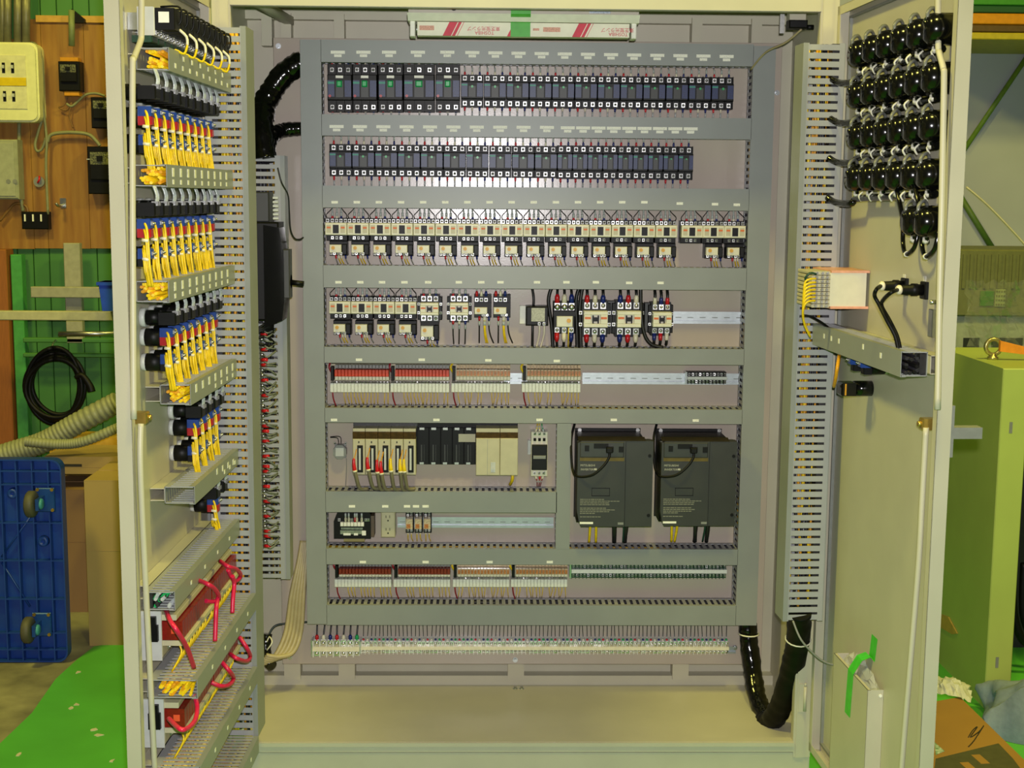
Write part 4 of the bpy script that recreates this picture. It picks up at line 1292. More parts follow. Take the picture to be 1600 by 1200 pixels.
r = thing('wrapped_cable_run', 'thick black wrapped cable run bending from side duct up to the plate duct', 'cable')
ob('trunk', crinkle(vw(((415, 250, -.04), (409, 200, -.02), (412, 168, .02), (425, 142, .04), (446, 114, .045), (475, 96, .05))), .034, 3).mesh('trunk', VINYL), r)
ob('branch', crinkle(vw(((421, 250, -.05), (420, 224, -.03), (432, 208, .02), (446, 203, .045), (474, 201, .05))), .021, 4).mesh('branch', VINYL), r)
q = vw(((421, 147, .03),))[0]
ob('cable_tie', ring(q, (.5, 0, .8), .027).mesh('cable_tie', GUM), r)
solo('loose_wire', MB().tube(vw(((434, 262, -.14), (440, 285, -.14), (450, 305, -.12), (452, 330, -.11), (454, 358, -.10), (460, 372, -.09), (468, 374, -.08), (474, 371, -.07))), .0022, 6, 6).mesh('loose_wire', WIREB), 'thin loose black wire hanging by the black main breaker', 'wire')
# beige cable bundle at the lower left
r = thing('beige_cable_bundle', 'bundle of beige cables curling down beside the left plate duct', 'cable')
for i in range(5):
    o = i*6.5
    pts = vw(((472+i*2.5, 845, .07), (466+i*3, 880, .05), (455+o*.75, 930, .03), (447+o*.9, 985, .02), (434+o*.95, 1018, .0), (420+o*.7, 1034-i*2, -.02), (408+o*.3, 1036-i*3, -.03)))
    ob('cable', MB().tube(pts, .0068, 8, 6).mesh('cable', CABLE), r)
ob('cable_tie', MB().tube(vw(((417, 1016, -.05), (425, 1004, -.05), (421, 995, -.03), (417, 1003, -.03))), .002, 5, 4).mesh('cable_tie', TIE), r)
solo('black_cable_boot', crinkle(vw(((417, 990, .03), (415, 1012, .02), (418, 1032, .0), (425, 1040, -.02))), .016, 9).mesh('black_cable_boot', VINYL), 'black wrapped cable end beside the beige cable bundle', 'cable')
solo('earth_wire', MB().tube(vw(((480, 972, .06), (450, 974, .06), (430, 978, .05), (420, 992, .04), (416, 1005, .03))), .0035, 6, 6).mesh('earth_wire', mat('green_black_wire', (20, 40, 30), .4)), 'dark green wire arching from the duct to the beige cable bundle', 'wire')
# big black cable at the lower right
r = thing('wrapped_cable_loop', 'thick black wrapped cable loop from plate duct down and up to the right door duct', 'cable')
ob('falling_run', crinkle(vw(((1168, 970, .04), (1170, 1000, .03), (1176, 1050, .0), (1183, 1090, -.06), (1196, 1120, -.13), (1206, 1128, -.19))), .028, 5, amp=.05).mesh('falling_run', VINYL), r)
ob('rising_run', crinkle(vw(((1194, 1128, -.14), (1206, 1126, -.2), (1222, 1098, -.26), (1236, 1050, -.32), (1246, 1005, -.38), (1250, 955, -.46))), .032, 6, amp=.04).mesh('rising_run', mat('black_vinyl_tube', (5, 6, 5), .5, spec=.2)), r)
a = vw(((1170, 990, .025), (1247, 999, -.40), (1190, 1122, -.12)))
ob('cable_tie', ring(a[0], (0, 0, 1), .030).mesh('cable_tie', TIE), r)
ob('cable_tie', ring(a[1], (0, -.3, 1), .034).mesh('cable_tie', TIE), r)
ob('cable_tie', ring(a[2], (.4, -.5, -.5), .031).mesh('cable_tie', TIE), r)
solo('grey_lead', MB().tube(vw(((1239, 970, -.48), (1252, 1000, -.5), (1275, 1025, -.5), (1290, 1035, -.5), (1303, 1039, -.5))), .0028, 6, 6).mesh('grey_lead', GREY), 'thin grey lead hanging from the right door duct to the document pocket', 'cable')

# ------------------------------------------------------------------ left door
def LD(x, d, z): return ML @ T(x, -d, z)
def strut(r, x0, x1, h, dep):
    """channel that carries a duct off the door skin (local to the duct)"""
    b = MB().box(x0, x1, .0, dep, h*.12, h*.12+.002).box(x0, x1, 0, dep, h*.88-.002, h*.88).box(x0, x1, 0, .002, h*.12, h*.88)
    ob('channel', b.mesh('channel', PAINT), r)
LDT = [(.705, 1.900, 1.944, .10), (.745, 1.665, 1.708, .10), (.753, 1.430, 1.473, .10), (.592, 1.193, 1.237, .10), (.577, .968, 1.006, .10),
       (.768, .783, .822, .10), (.757, .586, .626, .14), (.748, .388, .428, .14), (.75, .198, .238, .14)]
nm = ['top duct of the left door below the row of black relays', 'second duct from the top on the left door', 'third duct from the top on the left door', 'fourth duct from the top on the left door', 'fifth, shortest duct on the left door with an empty open end',
      'duct on the left door above the upper red relay row', 'duct on the left door between the two red relay rows', 'duct on the left door under the lower red relay row', 'lowest duct on the left door']
for k, (xf, z0, z1, do) in enumerate(LDT):
    L = xf-(.116 if do < .12 else .085)
    if do > .12: L = xf-.118
    h = z1-z0
    tags = []
    if k in (0,):
        tags = [(.05+i*.062, h*.3, .012, .010) for i in range(9)]+[(.12+i*.075, h*.75, .012, .010) for i in range(6)]
    elif k < 4:
        n = 9 if k < 3 else 7
        tags = [(.05+i*.063, h*.68, .015, .018) for i in range(n)]+[(.05+i*.063, h*.22, .012, .010) for i in range(n) if k < 3 or i > 2]
    elif k == 4:
        tags = [(.22+i*.06, h*.75-.004*i, .012, .014) for i in range(4)]+[(.30+i*.06, h*.3, .012, .010) for i in range(3)]
    else:
        tags = [(.14+i*.13, h*.5, .010, .008) for i in range(4)]
    fill = (YEL, YELO, YEL) if k < 4 or k > 5 else ((CLR, GREEN) if k == 5 else False)
    r = duct('wiring_duct', LD(-xf, .034, z0), L, h, do-.034, 'grey '+nm[k], 'ducts across the left door', pitch=.0195, gap=.009, tags=tags, fill=fill)
    strut(r, .004 if k in (3, 4) else (.06 if k in (0, 5) else .02), L, h, .033)
duct('wiring_duct', LD(-.018, .034, .235) @ RY(-PI/2), 1.825, .094, .104, 'tall slotted grey duct along the hinge side of the left door', None, pitch=.0206, gap=.0066, single=1, lo=.17, hi=.87, fill=(YELO, YEL))

# relays along the top
xa, za = DL(272, 9, .10); xb, zb = DL(351, 56, .10)
n = 10
p = (xb-xa)/(n-1)
zc = (za+zb)/2-.025
tr_ = Tpl()
tr_.add('socket', MB().box(-p*.46, p*.46, -.058, -.022, -.032, .026, .002).mesh('socket', LGREY))
tr_.add('green_base', MB().box(-p*.46, p*.46, -.052, -.01, -.046, -.032, .002).mesh('green_base', GRNB))
tr_.add('relay', MB().box(-p*.42, p*.40, -.100, -.058, -.020, .024, .002).mesh('relay', BLACK))
tr_.add('side_label', B('side_label', WHITE, -p*.43, -p*.42, -.088, -.066, -.006, .016))
tr_.add('retaining_clip', MB().tube([(p*.2, -.056, -.012), (p*.2, -.098, -.008), (p*.2, -.106, .018), (p*.2, -.098, .031), (p*.2, -.062, .030)], .0022, 6, 3).mesh('retaining_clip', BLACK))
tr_.add('terminal_row', screws([-p*.25, p*.2], -.026, -.061, .004).mesh('terminal_row', SILVER), kind='stuff')
tr_.add('foot', MB().box(-p*.3, p*.3, -.022, 0, -.02, .015).mesh('foot', STEEL))
zd = LDT[0][2]
for i in range(n):
    r = tr_.put('socket_relay', LD(xa+p*(i+.45), .0006, zc), 'black plug in relay on the left door top row, '+ORD[i]+' from the lock rod', 'relay', 'black relays at the top of the left door')
for i in range(6):
    x = xa+p*(i*1.55+.75)
    r = thing('white_and_yellow_wire', 'wire from the top relays into the top door duct, '+ORD[i]+' from the lock rod', 'wire', LD(x, .10, zc))
    ob('white_sleeve', MB().tube([(0, .0, -.016), (.002, -.014, -.030), (0, -.016, -.048)], .0032, 6, 3).mesh('white_sleeve', CREAM), r)
    ob('yellow_wire', MB().tube([(0, -.016, -.046), (-.006, -.010, -.066), (-.018, .005, zd-zc+.004), (-.020, .012, zd-zc-.006)], .0028, 6, 3).mesh('yellow_wire', YEL), r)

# lamp holder rows (black, with pale wire loops at their outer top)
tl = Tpl()
tl.add('collar', MB().cyl('y', (0, 0, 0), .021, -.012, 0, 14).mesh('collar', LGREY))
tl.add('body', MB().cyl('y', (0, 0, 0), .0165, -.042, -.012, 12).box(-.0185, .0185, -.080, -.042, -.015, .012, .003).mesh('body', BLACK))
tl.add('terminal_strip', MB().box(-.010, -.003, -.084, -.070, .006, .015).box(.003, .010, -.084, -.070, .006, .015).mesh('terminal_strip', SILVER), kind='stuff')
for xx in (-.008, .0, .008):
    tl.add('pale_wire', MB().tube([(xx, -.078, .012), (xx-.001, -.080, .028), (xx-.002, -.074, .046)], .0022, 5, 3).mesh('pale_wire', CLR))
BR = [[(246.5, 124.5), (260, 132), (272.8, 138), (285.5, 142.5), (296.8, 147), (308, 153), (318.5, 157.5), (329, 162), (340, 166.5)],
      [(245.8, 312), (260, 312.8), (272.8, 313.5), (285.5, 314), (297.5, 315), (308.8, 315.8), (320, 316.5), (330.5, 317), (340.5, 317)],
      [(277.5, 478.8), (290, 476), (302.5, 472.5), (313.8, 470), (323.8, 467.5), (336, 463.8), (345, 462.5)],
      [(317.8, 627), (327.5, 621), (337, 615), (347.8, 610.5)],
      [(341.8, 755.5), (353, 746.5)]]
rown = ['top', 'second', 'third', 'fourth', 'fifth']
for k, row in enumerate(BR):
    q = [DL(a, b, .080) for a, b in row]
    zz = LDT[k][1]-.045
    x0, x1 = q[0][0], q[-1][0]
    if k == 0:   # one more lamp peeps out in front of the row
        pass
    for i in range(len(q)):
        x = x0+(x1-x0)*i/(len(q)-1)
        tl.put('lamp_holder', LD(x, .0006, zz), 'black lamp holder under the '+rown[k]+' door duct, '+ORD[i]+' counted from the lock rod', 'lamp holder', 'black lamp holders on the left door')

# switch columns: an upper and a lower switch, and the wires that fall to the duct below
tu = Tpl()
tu.add('collar', MB().cyl('y', (0, 0, 0), .019, -.010, 0, 14).mesh('collar', LGREY))
tu.add('body', MB().cyl('y', (0, 0, 0), .0195, -.042, -.010, 14).mesh('body', GUM))
tu.add('blue_block', MB().box(-.011, .011, -.070, -.042, .001, .021, .002).mesh('blue_block', BLUEB))
tu.add('red_block', MB().box(-.011, .011, -.070, -.042, -.017, .001, .002).mesh('red_block', REDB))
tu.add('terminal_row', screws([-.005, .005], .012, -.073, .0035).mesh('terminal_row', SILVER), kind='stuff')
tw_ = Tpl()
tw_.add('collar', MB().cyl('y', (0, 0, 0), .019, -.010, 0, 14).mesh('collar', LGREY))
tw_.add('body', MB().cyl('y', (0, 0, 0), .0195, -.042, -.010, 14).box(-.011, .011, -.062, -.042, -.019, -.003, .002).mesh('body', GUM))
tw_.add('blue_block', MB().box(-.011, .011, -.070, -.042, -.003, .018, .002).mesh('blue_block', BLUEB))
tw_.add('terminal_row', screws([-.005, .005], .008, -.073, .0035).mesh('terminal_row', SILVER), kind='stuff')
CRW = [([(238, 180), (332, 205)], 9, (230, 183), (232, 225)),
       ([(237, 360), (334, 352)], 9, (232, 358), (236, 401)),
       ([(271, 527), (339, 508)], 7, (263, 527), (266, 565)),
       ([(312, 668), (343, 652)], 4, (305, 668), (308, 706)),
       ([(342, 787), (352, 780)], 1, (336, 787), None)]
for k, (cols, ncol, up_, lo_) in enumerate(CRW):
    x0, x1 = DL(*cols[0], .07)[0], DL(*cols[1], .07)[0]
    xs = [x0+(x1-x0)*i/max(1, ncol-1) for i in range(ncol)]
    zu = DL(*up_, .058)[1]
    zl_ = DL(*lo_, .058)[1] if lo_ else None
    zd = LDT[k+1][2]
    for i, x in enumerate(xs):
        xx = x+.002
        tu.put('selector_switch', LD(xx, .0006, zu), 'single blue and red backed switch above the upper red relay rows' if k == 4 else 'blue and red backed switch above the '+rown[k+1]+' door duct, '+ORD[i]+' from the lock rod', 'switch', 'upper switches on the left door')
        if zl_:
            tw_.put('push_switch', LD(xx, .0006, zl_), 'blue backed lower switch above the '+rown[k+1]+' door duct, '+ORD[i]+' from the lock rod', 'switch', 'lower switches on the left door')
        r = thing('yellow_wire_bundle', 'yellow wires dropping into the '+('sixth' if k == 4 else rown[k+1])+' door duct, '+ORD[i]+' from the lock rod', 'wires', LD(x-.014, .056, zd))
        H_ = zu-zd
        for j in range(4):
            e = (j-1.5)*.0032
            g = RN.uniform(-.005, .005)
            zt_ = H_+.012-(.0, .012, .045, .05)[j]
            ob('wire', MB().tube([(.006, .0+e*.5, zt_), (.000, -.004+e*.8, zt_-.012), (-.002, -.006+e, zt_*.6), (-.002+g, -.008+e, zt_*.3), (g*1.2, -.010+e, .012), (g*1.2+.004, -.012+e, -.010)], .0027, 6, 4).mesh('wire', YEL), r)
        for zz in (H_*.78, H_*.42):
            ob('tie', MB().tube([(-.004, -.012, zz), (-.004, .001, zz+.002)], .0036, 6).mesh('tie', CREAM), r)

# red relay rows lower on the door
def door_block(w, h):
    t = Tpl()
    n = 12
    p = w/n
    t.add('carrier', MB().box(0, w, -.050, 0, -h*.5, h*.5, .002).mesh('carrier', PLCB))
    t.add('top_ledge', MB().box(0, w, -.082, -.050, h*.30, h*.42, .001).mesh('top_ledge', PLCB))
    b = MB()
    for i in range(n):
        b.box(i*p+.0006, (i+1)*p-.0006, -.094, -.050, -h*.12, h*.28, .001)
    t.add('relay_row', b.mesh('relay_row', mat('deep_red_relay', (122, 16, 16), .3, var=.15, scale=200)), kind='stuff')
    t.add('lower_ledge', MB().box(0, w, -.100, -.050, -h*.24, -h*.13, .001).mesh('lower_ledge', PLCB))
    t.add('end_lens', MB().box(-.0012, 0, -.084, -.070, h*.02, h*.16).mesh('end_lens', mat('orange_relay_lens', (230, 84, 50), .3)))
    t.add('end_plate', MB().box(-.004, -.0012, -.050, -.004, -h*.55, h*.5).mesh('end_plate', LGREY))
    t.add('end_clip', MB().box(-.014, -.004, -.044, -.018, -h*.12, h*.22).box(-.014, -.004, -.040, -.02, h*.22, h*.4).mesh('end_clip', BLACK))
    ws = MB()
    for i in range(int(w/.028)):
        x = .006+i*.028
        ws.tube([(x, -.086, -h*.24), (x-.004, -.090, -h*.42), (x-.010, -.070, -h*.78)], .0024, 5, 3)
    t.add('wires', ws.mesh('wires', YEL), kind='stuff')
    t.add('markers', screws([.02+i*.02 for i in range(int(w/.022))], -h*.32, -.06, .004).mesh('markers', SILVER), kind='stuff')
    return t
z1 = (LDT[5][1]+LDT[6][2])/2+.002; z2 = (LDT[6][1]+LDT[7][2])/2+.002
tbk = door_block(.275, .105)
for zz, nmz in ((z1, 'upper'), (z2, 'lower')):
    for j, x in enumerate((-.698, -.415)):
        tbk.put('red_relay_block', LD(x, .003, zz), 'deep red relay block of the '+nmz+' door row, '+('near the free edge' if j == 0 else 'near the hinge side'), 'relay block')
REDW = mat('crimson_wire', (196, 22, 70), .35, var=.08)
def rw(label, pts):
    q = []
    for px, py, d in pts:
        x, z = DL(px, py, d)
        q.append(ML @ Vector((x, -d, z)))
    solo('red_wire', MB().tube(q, .0052, 8, 6).mesh('red_wire', REDW), label, 'wire')
rw('thick red wire crossing the first end of the upper red relay row', ((258, 950, .06), (266, 970, .10), (276, 985, .12), (292, 1012, .13), (303, 1043, .13)))
rw('thick red wire looping over the middle of the upper red relay row', ((311, 907, .10), (325, 913, .13), (337, 922, .14), (342, 935, .14), (332, 940, .13), (322, 939, .12)))
rw('thick red wire dropping straight from the upper red relay row', ((340, 934, .138), (338, 950, .14), (337, 975, .14), (336, 1002, .14)))
rw('thick red wire curling near the hinge end of the upper red relay row', ((344, 877, .10), (356, 885, .13), (370, 890, .14), (376, 900, .14), (366, 908, .13), (356, 890, .12)))
rw('thick red wire hanging near the hinge end of the upper red relay row', ((363, 900, .138), (366, 912, .14), (364, 935, .14), (363, 958, .14)))
rw('thick red wire looping at the first end of the lower red relay row', ((304, 1086, .13), (308, 1105, .14), (305, 1125, .15), (293, 1138, .15), (281, 1139, .14), (264, 1123, .09)))
rw('thick red wire looping over the middle of the lower red relay row', ((346, 1034, .13), (358, 1048, .15), (365, 1060, .15), (358, 1070, .15), (345, 1072, .14), (330, 1066, .12)))
rw('thick red wire looping near the hinge end of the lower red relay row', ((374, 995, .13), (386, 1013, .15), (391, 1026, .15), (385, 1033, .15), (370, 1029, .14), (360, 1022, .12)))

# ------------------------------------------------------------------ right door
def RD(x, d, z): return MR @ T(x, -d, z)
duct('wiring_duct', RD(.090, .034, .545) @ RY(-PI/2), 1.492, .076, .106, 'tall slotted grey duct along the hinge side of the right door', None, pitch=.0206, gap=.0066, single=0, lo=.14, hi=.87, fill=(YELO, YEL))
r = duct('wiring_duct', RD(.094, .034, 1.283), .645, .052, .056, 'short grey duct across the right door under the white box', None, pitch=.0195, gap=.009, tags=[(.10, .03, .01, .012), (.16, .03, .01, .012), (.22, .03, .01, .012), (.40, .036, .01, .012), (.52, .03, .01, .012)], fill=(WDARK, GUM))
ob('channel', MB().box(0, .66, 0, .033, .006, .008).box(0, .66, 0, .033, .044, .046).box(0, .66, 0, .002, .006, .046).mesh('channel', PAINT), r)
mt_ = Tpl()
mt_.add('collar', MB().cyl('y', (0, 0, 0), .0335, -.008, 0, 18).mesh('collar', BLACK))
mt_.add('cap', MB().lathe([(.0330, -.008), (.0330, -.046), (.030, -.058), (.023, -.066), (0, -.068)], 'y', (0, 0, 0), 18).mesh('cap', BLACKG))
mt_.add('wire', MB().tube([(.004, -.060, .012), (.004, -.064, .030), (-.006, -.052, .042), (-.022, -.038, .040), (-.038, -.024, .018)], .0042, 6, 4).mesh('wire', mat('grey_sleeved_wire', (110, 112, 108), .25)))
mt_.add('wire_boot', MB().tube([(.004, -.058, -.004), (.004, -.066, .016)], .0075, 8).mesh('wire_boot', BLACKG))
mt_.add('tail', MB().tube([(-.006, -.04, -.024), (-.012, -.036, -.036), (-.024, -.030, -.044)], .005, 6, 4).mesh('tail', BLACKG))
mt_.add('tie', MB().tube([(-.014, -.038, -.036), (-.020, -.036, -.043)], .0072, 6).mesh('tie', TIE))
MR_ = [[(1454.5, 38), (1429, 52.5), (1403, 61), (1379, 70.5), (1355, 79.5), (1336, 88.5)],
       [(1457, 115), (1427, 124), (1401, 131), (1377, 140), (1356, 147), (1334, 151)],
       [(1452, 192), (1422, 197), (1397, 202), (1372, 207), (1351, 212), (1334, 218)],
       [(1452, 269), (1425, 270), (1397, 274), (1372, 276), (1350, 279), (1331, 281)],
       [(1451, 345), (1420, 347)]]
for k, row in enumerate(MR_):
    q = [DR(a, b, .055) for a, b in row]
    zz = sum(v[1] for v in q)/len(q)
    x0, x1 = min(.720, q[0][0]), q[-1][0]
    for i in range(len(q)):
        x = x0+(x1-x0)*i/(len(q)-1)
        lab = 'black capped meter of the '+rown[k]+' meter row, '+ORD[i]+' from the lock rod' if k < 4 else ('lone black capped meter of the pair, on the lock rod side', 'lone black capped meter of the pair, on the hinge side')[i]
        mt_.put('capped_meter', RD(x, .0006, zz), lab, 'meter', 'black capped meters on the right door')
    if k < 4:
        # harness tied under the row
        pts = [(x0+.005, -.030, zz-.040), ((x0+x1)/2, -.032, zz-.046), (x1-.01, -.034, zz-.050), (x1-.04, -.042, zz-.062), (.118, -.052, zz-.060), (.088, -.065, zz-.048)]
        r = thing('meter_harness', 'black wire harness tied under the '+rown[k]+' meter row', 'wires', MR)
        ob('harness', MB().tube(pts, .0085, 8, 6).mesh('harness', VINYL), r)
        for i in range(7):
            xx = x0+(x1-.03-x0)*(i+.3)/7
            ob('tie', MB().tube([(xx+.003, -.034, zz-.034), (xx+.001, -.043, zz-.044), (xx, -.036, zz-.056)], .0024, 5, 3).mesh('tie', TIE), r)
    else:
        r = thing('meter_harness', 'looped black leads under the lone pair of meters', 'wires', MR)
        for i, (dx, lb) in enumerate(((0, 1), (1, -1))):
            xx = q[i][0]
            ob('loop', MB().tube([(xx+.02, -.040, zz-.018), (xx+.016, -.046, zz-.055), (xx-.03, -.046, zz-.072), (xx-.07, -.040, zz-.050), (xx-.078, -.04, zz+.0), (xx-.09, -.045, zz+.04), (xx-.12, -.045, zz+.075)], .005, 8, 5).mesh('loop', BLACKG), r)
            ob('tie', MB().tube([(xx-.026, -.046, zz-.0715), (xx-.034, -.046, zz-.0725)], .0065, 6).mesh('tie', TIE), r)
# white power supply with its terminal block
x, z1 = DR(1352, 424, .012); z0 = DR(1352, 482, .012)[1]
d0 = .008
# outer edge: find depth where the viewer face reaches px 1296
dd = .02
while dd < .25:
    hx_ = MR @ Vector((x, -dd, (z0+z1)/2))
    v = hx_-CAM
    if 800+FPX*v.dot(_ri)/v.dot(_fw) < 1297: break
    dd += .002
ps = thing('power_supply', 'white boxed power supply with copper pink flanges on the right door', 'power supply', RD(x, 0, z0))
h = z1-z0
WB = mat('white_enamel', (214, 208, 186), .4, var=.03)
PINK = mat('pink_copper_flange', (222, 160, 130), .35, var=.1, scale=60)
ob('case', MB().box(-.15, 0, -dd, -d0, .004, h-.004, .0).mesh('case', WB), ps)
for zz in (h-.004, -.002):
    ob('flange', MB().box(-.16, .002, -dd*.98, -.001, zz, zz+.006).mesh('flange', PINK), ps)
tb_ = MB()
for i in range(9):
    zz = (i+.5)*h/9
    tb_.box(-.13, -.002, -dd-.045, -dd, zz-h/9*.42, zz+h/9*.42, .002)
ob('terminals', tb_.mesh('terminals', PLCB), ps, kind='stuff')
sc = MB()
for i in range(9):
    zz = (i+.5)*h/9
    for y_ in (-dd-.034, -dd-.020, -dd-.008):
        sc.cyl('x', (0, y_, zz), .0036, -.004, .003, 8)
ob('screws', sc.mesh('screws', SILVER), ps, kind='stuff')
rn = MB()
for i in range(7):
    zz = h*.2+i*h*.1
    rn.tube([(.002, -dd-.036, zz), (.004, -dd-.056, zz-.003), (.0, -dd-.064, zz-.02), (-.01, -dd-.060, -.03), (-.03, -dd-.035, -.075)], .0026, 5, 4)
ob('wires', rn.mesh('wires', YEL), ps, kind='stuff')
ob('green_lead', MB().tube([(.002, -dd-.036, h*.92), (.004, -dd-.052, h*.95), (.0, -dd-.062, h*.8), (-.012, -dd-.052, h*.66)], .0028, 6, 4).mesh('green_lead', GRNB), ps)
solo('black_lead', MB().tube([P_ for P_ in [MR @ Vector(v) for v in ((.06, -.115, 1.352), (.12, -.11, 1.356), (.17, -.095, 1.346), (.21, -.08, 1.330))]], .0035, 6, 5).mesh('black_lead', GUM), 'short black lead from the tall right door duct into the short duct', 'cable')
# two plugs with cables
def plug(lab, a, b, pts):
    x, z = DR(*a, 0)
    r = thing('cable_plug', lab, 'plug', RD(x, .0006, z))
    e = None
    dd = .02
    while dd < .2:
        v = (MR @ Vector((x, -dd, z)))-CAM
        if 800+FPX*v.dot(_ri)/v.dot(_fw) < b: break
        dd += .002
    ob('flange', MB().box(-.016, .016, -.008, 0, -.020, .018, .002).mesh('flange', GUM), r)
    ob('body', MB().lathe([(.012, -.006), (.0125, -dd*.35), (.014, -dd*.36), (.014, -dd*.6), (.0115, -dd*.62), (.0105, -dd)], 'y', (0, 0, 0), 14).mesh('body', GUM), r)
    ob('clamp_ring', MB().lathe([(.0085, -dd), (.0105, -dd-.003), (.0105, -dd-.008), (.007, -dd-.012)], 'y', (0, 0, 0), 12).mesh('clamp_ring', CREAM), r)
    q = [Vector((0, -dd-.008, 0))]
    for px, py, d in pts:
        xx, zz = DR(px, py, d)
        q.append(Vector((xx-x, -d, zz-z)))
    ob('cable', MB().tube(q, .0045, 8, 6).mesh('cable', GUM), r)
plug('black plug on the right door, on the lock rod side', (1447, 453), 1410, ((1393, 457, .10), (1381, 468, .09), (1378, 478, .085), (1390, 500, .08), (1402, 525, .07), (1407, 546, .065)))
plug('black plug on the right door, on the white box side', (1416, 447), 1383, ((1370, 452, .115), (1367, 462, .11), (1374, 476, .10), (1386, 500, .09), (1399, 525, .075), (1404, 546, .07)))
# two blue backed switches and a black one under the duct
for i, (px, py) in enumerate(((1349, 572), (1333, 567))):
    x, z = DR(px, py, .06)
    tw_.put('push_switch', RD(x, .0006, z), ('blue backed switch under the right door duct, on the lock rod side', 'blue backed switch under the right door duct, on the hinge side')[i], 'switch')
x, z = DR(1324, 607, .06)
t = Tpl()
t.add('body', MB().cyl('y', (0, 0, 0), .019, -.044, 0, 14).box(-.02, .02, -.080, -.044, -.016, .016, .003).mesh('body', BLACKG))
t.add('stripe', B('stripe', YELO, .0201, .0206, -.072, -.068, -.014, .014))
t.put('push_switch', RD(x, .0006, z), 'black backed switch below the blue ones on the right door', 'switch')
q = []
for px, py, d in ((1312, 552, .075), (1309, 570, .10), (1306, 590, .10), (1303, 604, .09)):
    xx, zz = DR(px, py, d)
    q.append(MR @ Vector((xx, -d, zz)))
solo('yellow_lead', MB().tube(q, .0045, 6, 5).mesh('yellow_lead', YELO), 'amber wire running down beside the blue backed switches of the right door', 'wire')
# small stickers on the skin
for px, py in ((1413, 434), (1445, 437)):
    x, z = DR(px, py, 0)
    ob('sticker', B('sticker', TAG, x-.008, x+.008, -.0008, -.0001, z-.008, z+.008), doorR)
# latch parts on the skin
x, z = DR(1460, 505, .0)
ob('latch_rod_clip', MB().box(x-.012, x+.012, -.010, 0, z-.03, z+.03, .002).cyl('y', (x, 0, z+.045), .005, -.012, 0, 8).mesh('latch_rod_clip', STEEL), doorR)

# document pocket with a bag of spare parts held by tape
xf, zt = DR(1381, 1078, 0)
pk = thing('document_pocket', 'beige steel document pocket on the lower right door', 'document pocket', RD(xf, 0, 0))
# depth so that the outer edge meets px 1356
dd = .02
while dd < .2:
    v = (MR @ Vector((xf, -dd, zt)))-CAM
    if 800+FPX*v.dot(_ri)/v.dot(_fw) < 1356: break
    dd += .001
xi = DR(1303, 1022, dd)[0]-xf
zb = DZ0+.04
ob('side', MB().box(-.0012, 0, -dd, -.0005, zb, zt).mesh('side', PAINT), pk)
ob('side', MB().box(xi, xi+.0012, -dd, -.0005, zb, zt).mesh('side', PAINT), pk)
ob('front', MB().box(xi, 0, -dd, -dd+.0012, zb, zt).box(xi, 0, -dd, -dd+.008, zt-.0012, zt).mesh('front', PAINT), pk)
ob('bottom', MB().box(xi, 0, -dd, -.0005, zb, zb+.0012).mesh('bottom', PAINT), pk)
ob('rivet', MB().cyl('x', (0, -.008, zt-.014), .004, 0, .002, 10).mesh('rivet', WHITE), pk)
FILM = mat('clear_plastic_film', (235, 240, 235), .06, var=.05, trans=.3, alpha=.5)
rr = random.Random(5)
def crumple(nx, nz, f, seed, amp):
    rr = random.Random(seed)
    b = MB()
    vs = []
    for j in range(nz+1):
        for i in range(nx+1):
            p_ = f(i/nx, j/nz)
            vs.append(tuple(c+rr.uniform(-amp, amp) for c in p_))
    fs = []
    for j in range(nz):
        for i in range(nx):
            a = j*(nx+1)+i
            fs.append((a, a+1, a+nx+2, a+nx+1))
    return b.add(vs, fs)
bagm = crumple(14, 8, lambda u, v: (xi*.93+(-xi*.9)*u, -dd*(.5+.34*math.sin(v*PI*1.0)*(1 if v < .5 else 1))+.012, zt-.05+.085*v*(1-.35*abs(u-.45)*2)), 5, .006)
bag = tag(ob('parts_bag', bagm.mesh('parts_bag', FILM), None, RD(xf, 0, 0)), 'crumpled clear plastic bag in the document pocket', 'plastic bag')
tp = MB()
xm = xi*.52
pts = [(-dd-.0012, zt-.115), (-dd-.0012, zt+.0005), (-dd*.6, zt+.040), (-.006, zt+.052), (-.0012, zt+.045), (-.0012, zt+.105)]
wd = .020
for a, b_ in zip(pts[:-1], pts[1:]):
    k0, k1 = pts.index(a)*.012, pts.index(b_)*.012
    tp.add([(xm-wd+k0, a[0], a[1]), (xm+wd+k0, a[0], a[1]), (xm+wd+k1, b_[0], b_[1]), (xm-wd+k1, b_[0], b_[1])], [(0, 1, 2, 3)])
o = solo('masking_tape', tp.mesh('masking_tape', TAPE), 'green masking tape over the bag in the document pocket', 'tape', None, RD(xf, 0, 0))
md = o.modifiers.new('thickness', 'SOLIDIFY'); md.thickness = .0006

# ------------------------------------------------------------------ workshop behind, on the left
PLY = mat('varnished_plywood', (160, 116, 50), .5, scale=6, rgb2=(134, 88, 34), lo=.3, hi=.7, stretch=(6, 1, .7), detail=5)
YB_ = WY-.022
def W(px, py, y=WY): return P(px, py, y)
bd = thing('plywood_board', 'varnished plywood board fixed to the green wall, carrying electrical gear', 'board', T(0, WY-.0006, 0))
def wpanel(parent, x0, x1, y0, y1, name, mt, ya=-.02, yb=0, ch=.001):
    a, b = W(x0, y1), W(x1, y0)
    a.x, b.x = W(x0, 210).x, W(x1, 210).x
    return ob(name, MB().box(a.x, b.x, ya, yb, a.z, b.z, ch).mesh(name, mt), parent)
wpanel(bd, 50, 71.5, 31, 388, 'panel', PLY)
wpanel(bd, 72, 137.5, 36, 388, 'panel', PLY)
wpanel(bd, 138, 215, 36, 388, 'panel', PLY)
wpanel(bd, -70, 49.6, 62, 388, 'panel', PLY)
